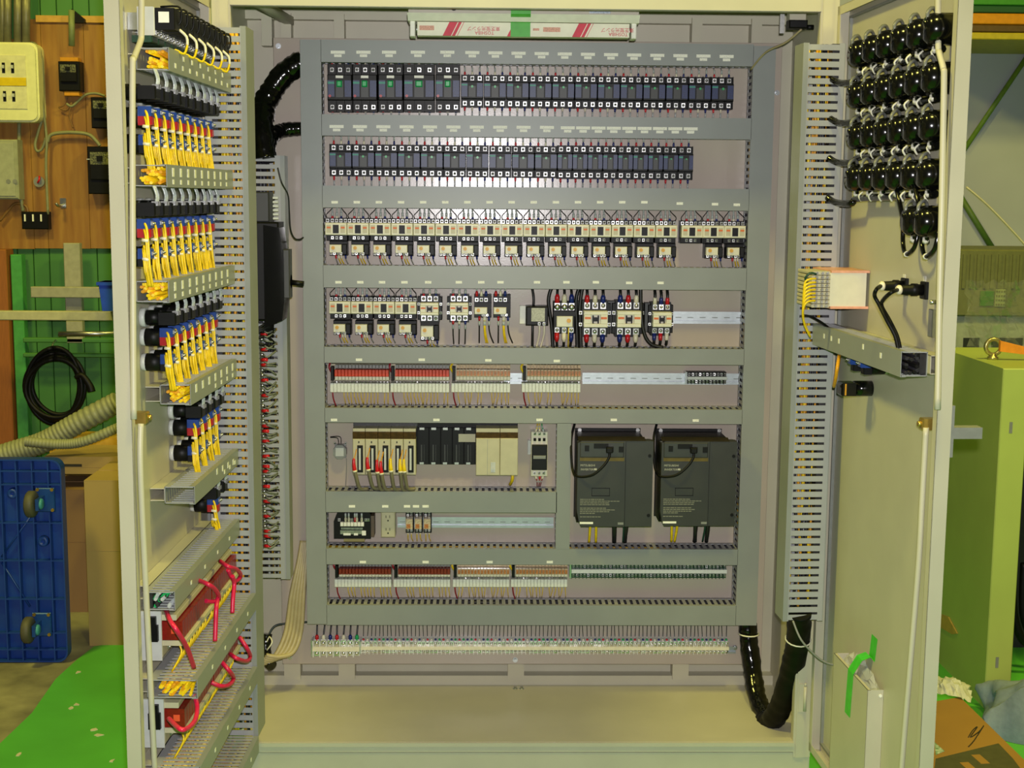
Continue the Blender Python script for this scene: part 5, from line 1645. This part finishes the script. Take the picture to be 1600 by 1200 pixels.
wpanel(bd, 66, 215, 27, 36, 'top_batten', mat('pale_batten', (196, 150, 70), .5), -.03, 0)
YG = mat('cream_enamel_box', (226, 224, 168), .4, var=.04)
def at(px, py, y): return P(px, py, y)
# cream distribution box
yb = WY-.0215
a, b = at(-52, 190, yb-.09), at(57, 66, yb-.09)
db = thing('distribution_box', 'cream distribution box with four toggles on the plywood board', 'electrical box', T(a.x, yb, a.z))
w, h = b.x-a.x, b.z-a.z
def rrect(x0, x1, z0, z1, r, n=5):
    out = []
    for cx, cz, s in ((x1-r, z0+r, -PI/2), (x1-r, z1-r, 0), (x0+r, z1-r, PI/2), (x0+r, z0+r, PI)):
        out += [(cx+r*math.cos(s+PI/2*i/n), cz+r*math.sin(s+PI/2*i/n)) for i in range(n+1)]
    return out
ob('case', MB().prism(rrect(0, w, 0, h, .03), 'y', -.08, 0).prism(rrect(.008, w-.008, .008, h-.008, .026), 'y', -.09, -.08).mesh('case', YG), db)
fx = lambda px: (px+52)/109*w
fz = lambda py: (190-py)/124*h
ob('window', MB().box(fx(-44), fx(40), -.094, -.09, fz(170), fz(86), .002).mesh('window', mat('cream_panel', (216, 212, 170), .4)), db)
ob('yellow_band', MB().box(fx(-44), fx(40), -.097, -.094, fz(134), fz(121), .001).mesh('yellow_band', mat('yellow_band_paint', (222, 190, 20), .4)), db)
for px in (7, 20.5, -7):
    for py in (106, 150):
        o = ob('toggle_slot', MB().box(fx(px-2.2), fx(px+2.2), -.096, -.094, fz(py+8), fz(py-8)).mesh('toggle_slot', BLACK), db)
        ob('toggle', MB().box(fx(px-1.5), fx(px+1.5), -.106, -.096, fz(py+1), fz(py-4)).mesh('toggle', LGREY), o)
# grey box below
a, b = at(-30, 311, yb-.07), at(26, 218, yb-.07)
t = Tpl()
w, h = b.x-a.x, b.z-a.z
t.add('case', MB().box(0, w, -.07, 0, 0, h, .006).mesh('case', mat('olive_grey_box', (150, 152, 128), .5)))
t.add('lid_lip', MB().box(.012, w-.012, -.074, -.07, .012, h-.012, .002).mesh('lid_lip', mat('olive_grey_lid', (158, 160, 136), .5)))
t.add('emboss', MB().cyl('y', (w*.75, 0, h*.3), .009, -.076, -.074, 10).cyl('y', (w*.92, 0, h*.3), .009, -.076, -.074, 10).mesh('emboss', GREY), kind='stuff')
t.put('grey_switch_box', T(a.x, yb, a.z), 'olive grey switch box under the cream distribution box', 'electrical box')
# black breakers on the board
AMB = mat('amber_terminal_cover', (206, 140, 30), .4)
def wall_breaker(x0, x1, y0, y1, lab, amber=True, line=False):
    a, b = at(x0, y1, yb-.06), at(x1, y0, yb-.06)
    w, h = b.x-a.x, b.z-a.z
    t = Tpl()
    t.add('body', MB().box(0, w, -.06, 0, 0, h, .004).box(w*.12, w*.88, -.072, -.06, h*.3, h*.9, .003).mesh('body', BLACK))
    t.add('rating_label', MB().box(w*.14, w*.86, -.0735, -.072, h*.62, h*.88).mesh('rating_label', mat('worn_rating_label', (120, 120, 84), .5, scale=180, rgb2=(30, 32, 26))))
    t.add('toggle', MB().box(w*.4, w*.6, -.084, -.0735, h*.68, h*.8, .002).mesh('toggle', GUM))
    if amber:
        t.add('terminal_cover', MB().box(w*.06, w*.9, -.05, 0, h, h*1.14, .002).mesh('terminal_cover', AMB))
        t.add('terminal_cover', MB().box(w*.2, w*.9, -.05, 0, -h*.16, 0, .002).mesh('terminal_cover', AMB))
    if line:
        t.add('white_line', B('white_line', LGREY, -.002, w+.002, -.062, -.06, h*.72, h*.74))
    return t.put('board_breaker', T(a.x, yb, a.z), lab, 'circuit breaker')
wall_breaker(92, 124, 96, 142, 'black breaker with amber terminal covers on the plywood board')
wall_breaker(143, 176, 152, 200, 'small black breaker on the plywood board, half hidden by the cabinet door', False)
wall_breaker(138, 178, 229, 303, 'tall black breaker with a pale line on the plywood board', False, True)
# knife block, hook, knob
a, b = at(34, 358, yb-.04), at(75, 331, yb-.04)
w, h = b.x-a.x, b.z-a.z
t = Tpl()
t.add('body', MB().box(0, w, -.04, 0, 0, h, .004).mesh('body', BLACK))
for i in range(3):
    t.add('blade', MB().box(w*(.12+i*.3), w*(.17+i*.3), -.046, -.04, h*.45, h*.85).mesh('blade', WHITE))
t.put('terminal_block', T(a.x, yb, a.z), 'black three pole terminal block on the lower plywood board', 'terminal block')
q = at(99, 321, yb)
t = Tpl()
t.add('plate', MB().box(-.012, .012, -.004, 0, -.01, .03).mesh('plate', STEEL))
t.add('peg', MB().tube([(0, 0, 0), (-.004, -.05, -.002), (-.012, -.06, .01)], .006, 8, 4).mesh('peg', SILVER))
t.put('metal_peg', T(q.x, yb, q.z), 'bright metal peg on the lower plywood board', 'hook')
q = at(62, 284, yb)
t = Tpl()
t.add('disc', MB().cyl('y', (0, 0, 0), .022, -.012, 0, 16).mesh('disc', GREY))
t.add('red_lead', MB().tube([(-.004, -.014, -.004), (.006, -.024, .008), (.004, -.014, .022)], .004, 6, 4).mesh('red_lead', RED))
t.put('round_fitting', T(q.x, yb, q.z), 'round grey fitting with red lead on the plywood board', 'fitting')
# conduits above the distribution box
CONDU = mat('galvanised_conduit', (126, 122, 100), .45, .3, var=.12)
for i, (px, r) in enumerate(((4, .010), (12, .013), (28, .013), (41, .013))):
    a, b = at(px, -30, yb-.05), at(px-.5, 66, yb-.05)
    solo('conduit_pipe', MB().tube([a, b+Vector((0, 0, -.01))], r*1.25, 10).mesh('conduit_pipe', CONDU), ('thin upright conduit pipe over the cream distribution box', 'upright conduit pipe over the cream box, next to the thin one', 'upright conduit pipe over the cream box, third in the row', 'upright conduit pipe beside the top of the plywood board')[i], 'pipe')
solo('conduit_pipe', MB().tube([at(112, 16, yb-.03), at(112, 72, yb-.03)], .0125, 10).mesh('conduit_pipe', mat('olive_conduit', (120, 130, 84), .5)), 'short olive conduit dropping to the amber capped breaker', 'pipe')
solo('triangular_bracket', MB().prism([(0, 0), (.05, -.04), (.05, -.055), (0, -.055)], 'y', -.03, 0).mesh('triangular_bracket', GUM), 'dark triangular bracket above the amber capped breaker', 'bracket', None, T(at(115, 15, yb).x, yb, at(115, 15, yb).z))
CG = mat('grey_green_cable', (128, 128, 92), .5)
def wcable(lab, pts, r, mt=CG, y=.02, name='surface_cable'):
    return solo(name, MB().tube([at(a, b, yb-y) for a, b in pts], r, 8, 6).mesh(name, mt), lab, 'cable')
wcable('grey cable looping down beside the cream distribution box', ((48, 66), (58, 72), (66, 95), (67, 140), (67, 180), (60, 205), (55, 225), (58, 236), (66, 232), (72, 215)), .006)
wcable('second grey cable beside the cream distribution box', ((52, 68), (62, 78), (63, 100), (65, 150), (70, 190), (73, 220), (72, 260), (75, 335)), .006, y=.034)
wcable('grey conduit curving from the loop to the tall black breaker', ((74, 222), (78, 212), (90, 208), (115, 207), (138, 210), (150, 220), (156, 228)), .0075, y=.03)
wcable('grey cable running under the cream distribution box', ((30, 192), (30, 240), (32, 300), (36, 330)), .008)
wcable('tangle of thin wires under the amber capped breaker', ((106, 150), (100, 164), (92, 168), (104, 172), (112, 160), (108, 180), (114, 200)), .003, y=.02, mt=mat('brown_wire', (120, 84, 40), .5))
wcable('pale looped wire under the amber capped breaker', ((104, 162), (112, 166), (122, 158), (134, 148), (150, 146), (164, 150)), .0055)
wcable('brown tangle of wires by the black terminal block', ((0, 345), (12, 330), (24, 318), (40, 322), (44, 332)), .006, mt=MATS['brown_wire'])

# steel framing in front of the lower green wall
FRM = mat('grey_steel_angle', (156, 154, 132), .5, var=.08)
yf = WY-.10
def bar(lab, x0, x1, y0, y1, y, mt, d=.035, name='steel_bar'):
    a, b = at(x0, y1, y), at(x1, y0, y)
    return solo(name, MB().box(a.x, b.x, y, y+d, a.z, b.z, .003).mesh(name, mt), lab, 'bar')
bar('pale horizontal steel bar crossing the green wall', -40, 178, 487, 500, yf-.30, mat('pale_steel_bar', (176, 172, 138), .5))
bar('grey upright steel angle below the plywood board', 104, 124, 380, 536, yf, FRM)
bar('short grey horizontal angle bolted across the upright', 48, 178, 449, 465, yf-.045, FRM)
bar('green wall rail above the cable coil', 36, 180, 529, 535, yf+.0, GWALL)
bar('green wall rail behind the cable coil', 36, 180, 553, 558, yf+.0, GWALL)
a, b = at(24, 600, yf+.03), at(33, 398, yf+.03)
solo('green_post', MB().box(a.x, b.x, yf+.03, yf+.08, 0, b.z, .003).mesh('green_post', mat('bright_green_steel', (70, 150, 74), .5)), 'narrow bright green steel post against the wall', 'post')
a, b = at(-30, 700, yf), at(9, 390, yf)
solo('brown_post', MB().box(a.x, b.x, yf, yf+.09, 0, b.z, .004).mesh('brown_post', mat('brown_timber', (150, 88, 34), .6, stretch=(4, 1, .5))), 'brown timber post under the plywood board', 'post')
solo('steel_rod', MB().tube([at(92, 522, yf-.06), at(180, 521, yf-.06)], .011, 10).mesh('steel_rod', SILVER), 'short bright steel rod behind the upright angle', 'rod')
a, b = at(155, 486, yf-.40), at(200, 441, yf-.40)
solo('blue_bin', MB().prism([(a.x+.012, a.z), (b.x, a.z), (b.x, b.z), (a.x, b.z)], 'y', yf-.40, yf-.30).box(a.x-.005, b.x, yf-.41, yf-.29, b.z-.012, b.z).mesh('blue_bin', mat('blue_plastic_bin', (30, 70, 190), .4)), 'blue plastic bin edge behind the cabinet door', 'bin')
# coil of black cable on a hook
yc = yf-.07
q = at(80, 549, yc)
r = thing('coil_hook', 'bright eye hook that carries the black cable coil', 'hook', T(q.x, yc, q.z))
ob('ring', MB().tube([(.014*math.cos(t_), 0, .016*math.sin(t_)-.005) for t_ in [2*PI*i/14 for i in range(15)]], .004, 6).mesh('ring', SILVER), r)
ob('stem', MB().tube([(0, 0, .01), (0, .03, .03), (0, .10, .045)], .004, 6, 3).mesh('stem', STEEL), r)
r = thing('cable_coil', 'coil of thick black cable hanging on the green wall', 'cable coil', T(0, 0, 0))
rr = random.Random(8)
for k in range(6):
    ex, ey = 46+rr.uniform(-7, 6), 52+rr.uniform(-8, 7)
    cx_, cy_ = 86+rr.uniform(-4, 4), 602+rr.uniform(-4, 5)
    pts = []
    for i in range(37):
        t_ = 2*PI*i/36
        pp = at(cx_+ex*math.sin(t_), cy_-ey*math.cos(t_)*(1+.1*math.sin(t_)), yc-.006-.011*k)
        pts.append(pp)
    ob('turn', MB().tube(pts, .0095, 7).mesh('turn', GUM), r)
ob('plug_end', MB().tube([at(118, 590, yc-.08), at(128, 586, yc-.08), at(140, 602, yc-.08), at(143, 612, yc-.08)], lambda t_: .009+.008*t_, 8, 4).mesh('plug_end', GUM), r)
# ribbed hoses
HOSE = mat('grey_ribbed_hose', (138, 140, 108), .5, var=.06)
def hose(lab, pts, r0, pitch, y0, y1):
    q = [at(a, b, y0+(y1-y0)*i/(len(pts)-1)) for i, (a, b) in enumerate(pts)]
    sp = spline(q, 26)
    L = sum((sp[i+1]-sp[i]).length for i in range(len(sp)-1))
    k = L/pitch
    sp2 = spline(q, max(30, int(k*4/(len(q)-1))))
    return solo('ribbed_hose', MB().tube(sp2, lambda t_: r0*(1+.06*math.sin(2*PI*k*t_)), 12).mesh('ribbed_hose', HOSE), lab, 'hose')
hose('fat grey ribbed hose lying above the cardboard boxes', ((-30, 722), (20, 706), (70, 690), (120, 662), (185, 628)), .042, .018, 1.30, 1.30)
hose('thin grey ribbed hose lying under the fat hose', ((40, 690), (90, 694), (130, 690), (185, 668)), .019, .012, 1.20, 1.20)
# cardboard boxes
CARD = mat('brown_cardboard', (170, 142, 84), .75, var=.05, scale=4)
CARDD = mat('dull_cardboard', (140, 108, 72), .8, var=.06, scale=4)
def carton(lab, x0, x1, ytop, y, depth, mt, zb=0.0, flaps=True):
    a, b = at(x0, ytop, y), at(x1, ytop, y)
    r = thing('cardboard_box', lab, 'cardboard box', T(a.x, y, zb))
    w, h = b.x-a.x, a.z-zb
    ob('carton', MB().box(0, w, 0, depth, 0, h).mesh('carton', mt), r)
    if flaps:
        ob('flap', MB().box(.001, w-.001, .0, depth*.48, h+.0005, h+.004).mesh('flap', mt), r)
        ob('flap', MB().box(.001, w-.001, depth*.52, depth, h+.0005, h+.004).mesh('flap', mt), r)
        ob('tape_seam', B('tape_seam', mt, 0, w, -.001, 0, h*.58, h*.585), r)
    return r, w, h
carton('tall cardboard box standing on the green floor beside the cabinet', 131, 215, 752, .93, .36, CARD)
carton('wide cardboard box standing behind the blue dolly', -60, 136, 766, 1.34, .3, CARDD)
r, w, h = carton('flat cardboard box lying on the wide one', 70, 200, 742, 1.36, .26, CARD, .625)
ob('box_print', B('box_print', INKD, w*.22, w*.45, -.0006, 0, h*.4, h*.55), r)
solo('cardboard_tray', MB().prism([(at(40, 700, 1.45).x, at(40, 692, 1.45).z), (at(200, 700, 1.45).x, at(200, 698, 1.45).z), (at(200, 700, 1.45).x, at(200, 735, 1.45).z), (at(60, 700, 1.45).x, at(60, 735, 1.45).z)], 'y', 1.64, 1.76).mesh('cardboard_tray', mat('amber_card', (190, 150, 50), .7)), 'amber cardboard tray lying under the hoses', 'tray')

# blue platform dolly standing on edge
DB = mat('blue_dolly_plastic', (22, 62, 142), .42, var=.08, scale=12)
yd = .74
a, b = at(105, 1040, yd), at(105, 716, yd)
x1 = (at(104, 730, yd).x+at(97, 1020, yd).x)/2
zt = at(60, 718, yd).z
dl = thing('platform_dolly', 'blue plastic platform dolly standing on edge with grey casters', 'dolly', T(0, yd, 0))
xL = x1-.62
z0 = .004
ob('deck', MB().prism(rrect(xL, x1, z0, zt, .035), 'y', .03, .045).mesh('deck', DB), dl)
rim = rrect(xL, x1, z0, zt, .035)
rim = [(xL+(x-xL), z) for x, z in rim]
b_ = MB()
n_ = len(rim)
for i in range(n_):
    p0, p1 = rim[i], rim[(i+1) % n_]
    cxm, czm = (xL+x1)/2, (z0+zt)/2
    q0 = (p0[0]+(cxm-p0[0])*.014, p0[1]+(czm-p0[1])*.014); q1 = (p1[0]+(cxm-p1[0])*.014, p1[1]+(czm-p1[1])*.014)
    b_.add([(p0[0], 0, p0[1]), (p1[0], 0, p1[1]), (p1[0], .03, p1[1]), (p0[0], .03, p0[1]), (q0[0], 0, q0[1]), (q1[0], 0, q1[1]), (q1[0], .03, q1[1]), (q0[0], .03, q0[1])], [(0, 1, 5, 4), (0, 3, 2, 1), (4, 5, 6, 7)])
ob('rim', b_.mesh('rim', DB), dl)
for px in (-16, 5, 29, 54, 79):
    X = at(px, 870, yd).x
    ob('rib', B('rib', DB, X-.0022, X+.0022, .004, .03, z0+.004, zt-.004), dl)
for py in (737, 758, 818, 877, 937, 990, 1016):
    Z = at(50, py, yd).z
    ob('rib', B('rib', DB, xL+.004, x1-.004, .0045, .03, Z-.0022, Z+.0022), dl)
for (p0, p1) in (((0, 872), (52, 800)), ((0, 880), (45, 950))):
    A, B_ = at(*p0, yd), at(*p1, yd)
    ob('rib', MB().tube([(A.x, .015, A.z), (B_.x, .015, B_.z)], .004, 4).mesh('rib', DB), dl)
for px, py in ((17, 773), (65, 848)):
    q = at(px, py, yd)
    ob('boss', MB().lathe([(.02, .03), (.017, .010), (.007, .010), (.006, .02)], 'y', (q.x, 0, q.z), 14).mesh('boss', DB), dl)
TYRE = mat('grey_rubber_tyre', (84, 82, 60), .6)
for px, py in ((57, 788), (52, 985)):
    q = at(px, py, yd-.06)
    c = ob('caster', MB().box(q.x-.02, q.x+.045, -.006, .004, q.z-.04, q.z+.045, .003).box(q.x+.0, q.x+.012, -.075, -.006, q.z-.02, q.z+.02).mesh('caster', mat('blue_steel_caster', (34, 76, 150), .35, .3)), dl)
    ob('tyre', MB().lathe([(.018, -.020), (.040, -.020), (.046, -.014), (.046, .004), (.040, .010), (.018, .010)], 'x', (q.x-.014, -.055, q.z), 20).mesh('tyre', TYRE), c)
    ob('hub_cap', MB().lathe([(.020, 0), (.018, .006), (.012, .009), (0, .009)], 'x', (q.x+.012, -.055, q.z), 16).mesh('hub_cap', mat('pale_teal_cap', (70, 150, 150), .4)), c)
    for dx, dz in ((-.012, .04), (.038, .04), (.038, -.032)):
        ob('bolt', MB().cyl('y', (q.x+dx, 0, q.z+dz), .006, -.012, -.006, 8).mesh('bolt', MATS['brass_guide']), c)

# ------------------------------------------------------------------ workshop behind, on the right
yr = 2.4
BEAM = [(-14, 8, mat('green_beam_paint', (60, 140, 50), .5), 'green beam at the top of the storage rack'), (9, 20, GWALLD, 'dark green beam under the top beam of the storage rack'),
        (21, 38, mat('orange_beam_paint', (214, 140, 20), .5), 'orange beam of the storage rack'), (39, 50, mat('brown_beam', (96, 70, 40), .5), 'brown timber under the orange rack beam'), (51, 62, mat('mustard_beam', (190, 170, 50), .5), 'mustard yellow lowest beam of the storage rack')]
for i, (y0, y1, mt, lab) in enumerate(BEAM):
    a, b = at(1480, y1, yr), at(1760, y0, yr)
    a.z, b.z = at(1565, y1, yr).z, at(1565, y0, yr).z
    solo('rack_bar', MB().box(a.x, b.x+.6, yr, 2.998, a.z, b.z, .004).mesh('rack_bar', mt), lab, 'beam')
GBR = mat('lime_brace_paint', (110, 140, 52), .5)
solo('diagonal_brace', MB().tube([at(1612, 78, 2.983), at(1505, 236, 2.983)], .013, 10).mesh('diagonal_brace', GBR), 'slanting lime green brace in front of the pale wall', 'brace')
solo('diagonal_brace', MB().tube([at(1496, 300, 2.983), at(1553, 392, 2.983)], .016, 10).mesh('diagonal_brace', mat('dark_lime_brace', (84, 112, 50), .5)), 'short dark green brace behind the olive machine', 'brace')
solo('white_string', MB().tube([at(1510, 292, 2.6), at(1545, 322, 2.6), at(1598, 378, 2.6), at(1640, 430, 2.6)], .004, 6, 4).mesh('white_string', CREAM), 'pale string slanting over the olive machine', 'string')
# olive machine
ym = 1.75
a, b = at(1485, 494, ym), at(1680, 391, ym)
OLV = mat('olive_machine_paint', (104, 106, 64), .5, var=.06)
r = thing('olive_machine', 'olive ribbed machine console with small green screen behind the right door', 'machine', T(a.x, ym, 0))
w, zb, zt = b.x-a.x, a.z, b.z
ob('console', MB().box(0, w, 0, .5, zb, zt, .006).mesh('console', OLV), r)
for i in range(int(w/.03)):
    ob('rib', B('rib', OLV, .01+i*.03, .022+i*.03, -.006, 0, zb+(zt-zb)*.42, zt-.02), r)
q0, q1 = at(1530, 478, ym), at(1553, 455, ym)
ob('screen', MB().box(q0.x-a.x, q1.x-a.x, -.008, 0, q0.z, q1.z, .002).mesh('screen', mat('green_screen_glass', (60, 110, 30), .15)), r)
q0, q1 = at(1553.5, 479, ym), at(1571, 452, ym)
kp = ob('keypad', MB().box(q0.x-a.x, q1.x-a.x, -.006, 0, q0.z, q1.z, .001).mesh('keypad', mat('pale_keypad', (150, 160, 110), .4)), r)
for i in range(4):
    for j in range(4):
        x = q0.x-a.x+(i+.5)*(q1.x-q0.x)/4; z = q0.z+(j+.5)*(q1.z-q0.z)/4
        ob('key', B('key', OLV, x-.003, x+.003, -.009, -.006, z-.0036, z+.0036), kp)
ob('cabinet', MB().box(0, w, .03, .5, 0, zb, .004).mesh('cabinet', mat('grey_green_machine', (146, 152, 132), .5)), r)
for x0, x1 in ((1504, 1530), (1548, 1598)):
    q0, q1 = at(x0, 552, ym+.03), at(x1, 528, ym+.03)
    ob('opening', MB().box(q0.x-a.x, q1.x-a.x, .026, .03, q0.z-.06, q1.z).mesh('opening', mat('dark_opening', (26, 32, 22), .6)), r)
# lime green cabinet with an eye bolt and sling
LIME = mat('lime_green_paint', (172, 186, 96), .45, var=.05, scale=4)
cf = G(1537, 1108)
yl = cf.y
xl = cf.x
ztop = P(1576, 576, yl).z
wl_ = P(1579, 900, yl).x-P(1555, 900, yl).x
lc = thing('lime_cabinet', 'lime green machine cabinet beside the right door', 'machine', T(xl, yl, 0))
dpt = .62
ob('side_panel', MB().box(.0, .0015, .012, dpt, .0, ztop-.002).mesh('side_panel', LIME), lc)
ob('front_edge', MB().box(0, .085, 0, .012, .0, ztop, .003).mesh('front_edge', LIME), lc)
ob('top', MB().box(0, .6, .012, dpt, ztop-.002, ztop, 0).mesh('top', LIME), lc)
ob('side_panel', MB().box(.5985, .6, .012, dpt, 0, ztop-.002).mesh('side_panel', LIME), lc)
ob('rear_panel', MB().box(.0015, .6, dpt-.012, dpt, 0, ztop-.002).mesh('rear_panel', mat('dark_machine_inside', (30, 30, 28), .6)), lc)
q0 = P(1561, 1042, yl).x-xl
for zz in (P(1560, 668, yl).z, P(1560, 1035, yl).z):
    ob('edge_slot', B('edge_slot', GREY, .030, .040, -.001, .001, zz-.018, zz+.018), lc)
q = P(1552, 545, yl+.25)
r = thing('eye_bolt', 'steel eye bolt on top of the lime cabinet', 'eye bolt', T(q.x, yl+.25, ztop+.0005))
ob('ring', MB().tube([(.026*math.cos(t_), 0, .042+.026*math.sin(t_)) for t_ in [2*PI*i/16 for i in range(17)]], .007, 8).mesh('ring', mat('brassy_steel', (190, 180, 120), .3, .8)), r)
ob('shank', MB().lathe([(.018, 0), (.018, .008), (.010, .012), (.010, .018)], 'z', (0, 0, 0), 12).mesh('shank', MATS['brassy_steel']), r)
e = P(1612, 572, yl+.2)
solo('orange_sling', MB().prism([(q.x+.012, ztop+.030), (q.x+.012, ztop+.066), (e.x+.12, ztop+.014), (e.x+.12, ztop+.004)], 'y', yl+.22, yl+.235).mesh('orange_sling', mat('orange_webbing', (226, 140, 26), .7, bump=.3, bscale=300)), 'orange lifting sling lying from the eye bolt over the lime cabinet', 'sling')
# black cables inside the open lime cabinet
for i, pts in enumerate((((1584, 880), (1583, 930), (1587, 970), (1600, 1000), (1630, 1010)), ((1600, 880), (1598, 930), (1600, 965), (1612, 990), (1635, 995)))):
    solo('black_hose', MB().tube([P(a_, b_, yl+.3+.05*i) for a_, b_ in pts], .013, 8, 6).mesh('black_hose', GUM), ('black hose bending inside the open lime cabinet', 'second black hose behind the first in the lime cabinet')[i], 'hose')
# plastic film draped over the machine
def drape(u, v):
    X = P(1512+u*110, 460, 1.55).x
    Z = P(1540, 440+v*115, 1.55).z
    return (X, 1.55+.03*math.sin(u*9+v*4)-.04*v, Z)
solo('plastic_film', crumple(18, 12, drape, 21, .012).mesh('plastic_film', mat('thin_clear_film', (240, 245, 235), .05, trans=.8, alpha=.3)), 'crumpled clear plastic film hanging before the olive machine', 'plastic film')
# cloth heap
cl = MB()
nx, nz = 26, 14
c0 = G(1640, 1140)
vs, fs = [], []
for j in range(nz+1):
    v = j/nz
    for i in range(nx+1):
        u = i/nx
        ang = PI*u
        R_ = .135*(1+.10*math.sin(u*17+v*5)+.07*math.sin(u*31-v*9))
        hgt = .20*math.sin(PI*u)**.8*(1-.35*v)*(1+.12*math.sin(v*14+u*6))
        vs.append((c0.x-.02-R_*1.5*math.cos(ang)+.05*v, c0.y-.12+v*.26+.03*math.sin(u*12), .004+max(0, hgt)+.016*math.sin(u*23+v*11)*math.sin(PI*u)))
for j in range(nz):
    for i in range(nx):
        a_ = j*(nx+1)+i
        fs.append((a_, a_+1, a_+nx+2, a_+nx+1))
base = len(vs)
vs += [(v_[0], v_[1], .004) for v_ in vs[:nx+1]]
for i in range(nx):
    fs.append((base+i, base+i+1, i+1, i))
cl.add(vs, fs, True)
solo('cloth_heap', cl.mesh('cloth_heap', mat('blue_grey_cloth', (128, 142, 158), .85, var=.08, bump=.4, bscale=90)), 'blue grey cloth heaped on the green floor by the lime cabinet', 'cloth')
# cardboard box with dark printed lid at the lower right
zt = .20
pl = [G(1450, 1098, zt), G(1500, 1089, zt), G(1630, 1216, zt), G(1446, 1290, zt)]
r = thing('cardboard_box', 'low cardboard box with dark printed lid beside the right door', 'cardboard box', T(0, 0, 0))
ob('carton', MB().prism([(p_.x, p_.y) for p_ in pl], 'z', .004, zt).mesh('carton', mat('orange_cardboard', (156, 116, 50), .7, var=.05, scale=4)), r)
pl2 = [G(1462, 1186, zt), G(1560, 1162, zt), G(1583, 1186, zt), G(1612, 1225, zt), G(1452, 1270, zt)]
lid = ob('printed_panel', MB().prism([(p_.x, p_.y) for p_ in pl2], 'z', zt+.0002, zt+.0012).mesh('printed_panel', mat('dark_olive_print', (78, 76, 48), .6)), r)
st = MB()
for k, (px, py) in enumerate(((1524, 1180), (1506, 1192))):
    q = G(px, py, zt); q2 = G(px+16, py+14, zt)
    d_ = (q2-q).normalized()*.012
    st.prism([(q.x-d_.y, q.y+d_.x), (q.x+d_.y, q.y-d_.x), (q2.x+d_.y, q2.y-d_.x), (q2.x-d_.y, q2.y+d_.x)], 'z', zt+.0012, zt+.0018)
ob('print_bars', st.mesh('print_bars', MATS['orange_cardboard']), r, kind='stuff')
q = [G(a_, b_, zt) for a_, b_ in ((1460, 1160), (1476, 1174), (1462, 1180))]
ob('paper_label', MB().prism([(p_.x, p_.y) for p_ in q], 'z', zt+.0002, zt+.001).mesh('paper_label', mat('green_white_label', (190, 206, 176), .6, scale=90, rgb2=(90, 130, 90))), r)
ob('pen_mark', MB().tube([G(1513, 1152, zt+.001), G(1520, 1141, zt+.001), G(1527, 1136, zt+.001), G(1516, 1152, zt+.001), G(1530, 1143, zt+.001), G(1537, 1134, zt+.001), G(1522, 1157, zt+.001), G(1513, 1167, zt+.001)], .0016, 4, 4).mesh('pen_mark', INKD), r)
# torn white padding and a tan wedge beside the lime cabinet
def pad(u, v):
    q = G(1456+u*60, 1072+v*26+u*14, .17)
    return (q.x, q.y, 0.203+.03*math.sin(PI*u)*math.sin(PI*v))
solo('white_padding', crumple(14, 7, pad, 31, .005).mesh('white_padding', mat('grey_white_padding', (196, 196, 176), .8)), 'crumpled white packing sheet behind the low cardboard box', 'packing')
q = [SX(a_, b_, xl-.003) for a_, b_ in ((1470, 960), (1482, 964), (1496, 990), (1488, 991), (1470, 980))]
solo('tan_strap', MB().prism([(p_.y, p_.z) for p_ in q], 'x', xl-.005, xl-.0008).mesh('tan_strap', mat('tan_strap_cloth', (196, 160, 70), .7)), 'tan strap end against the lime cabinet', 'strap')
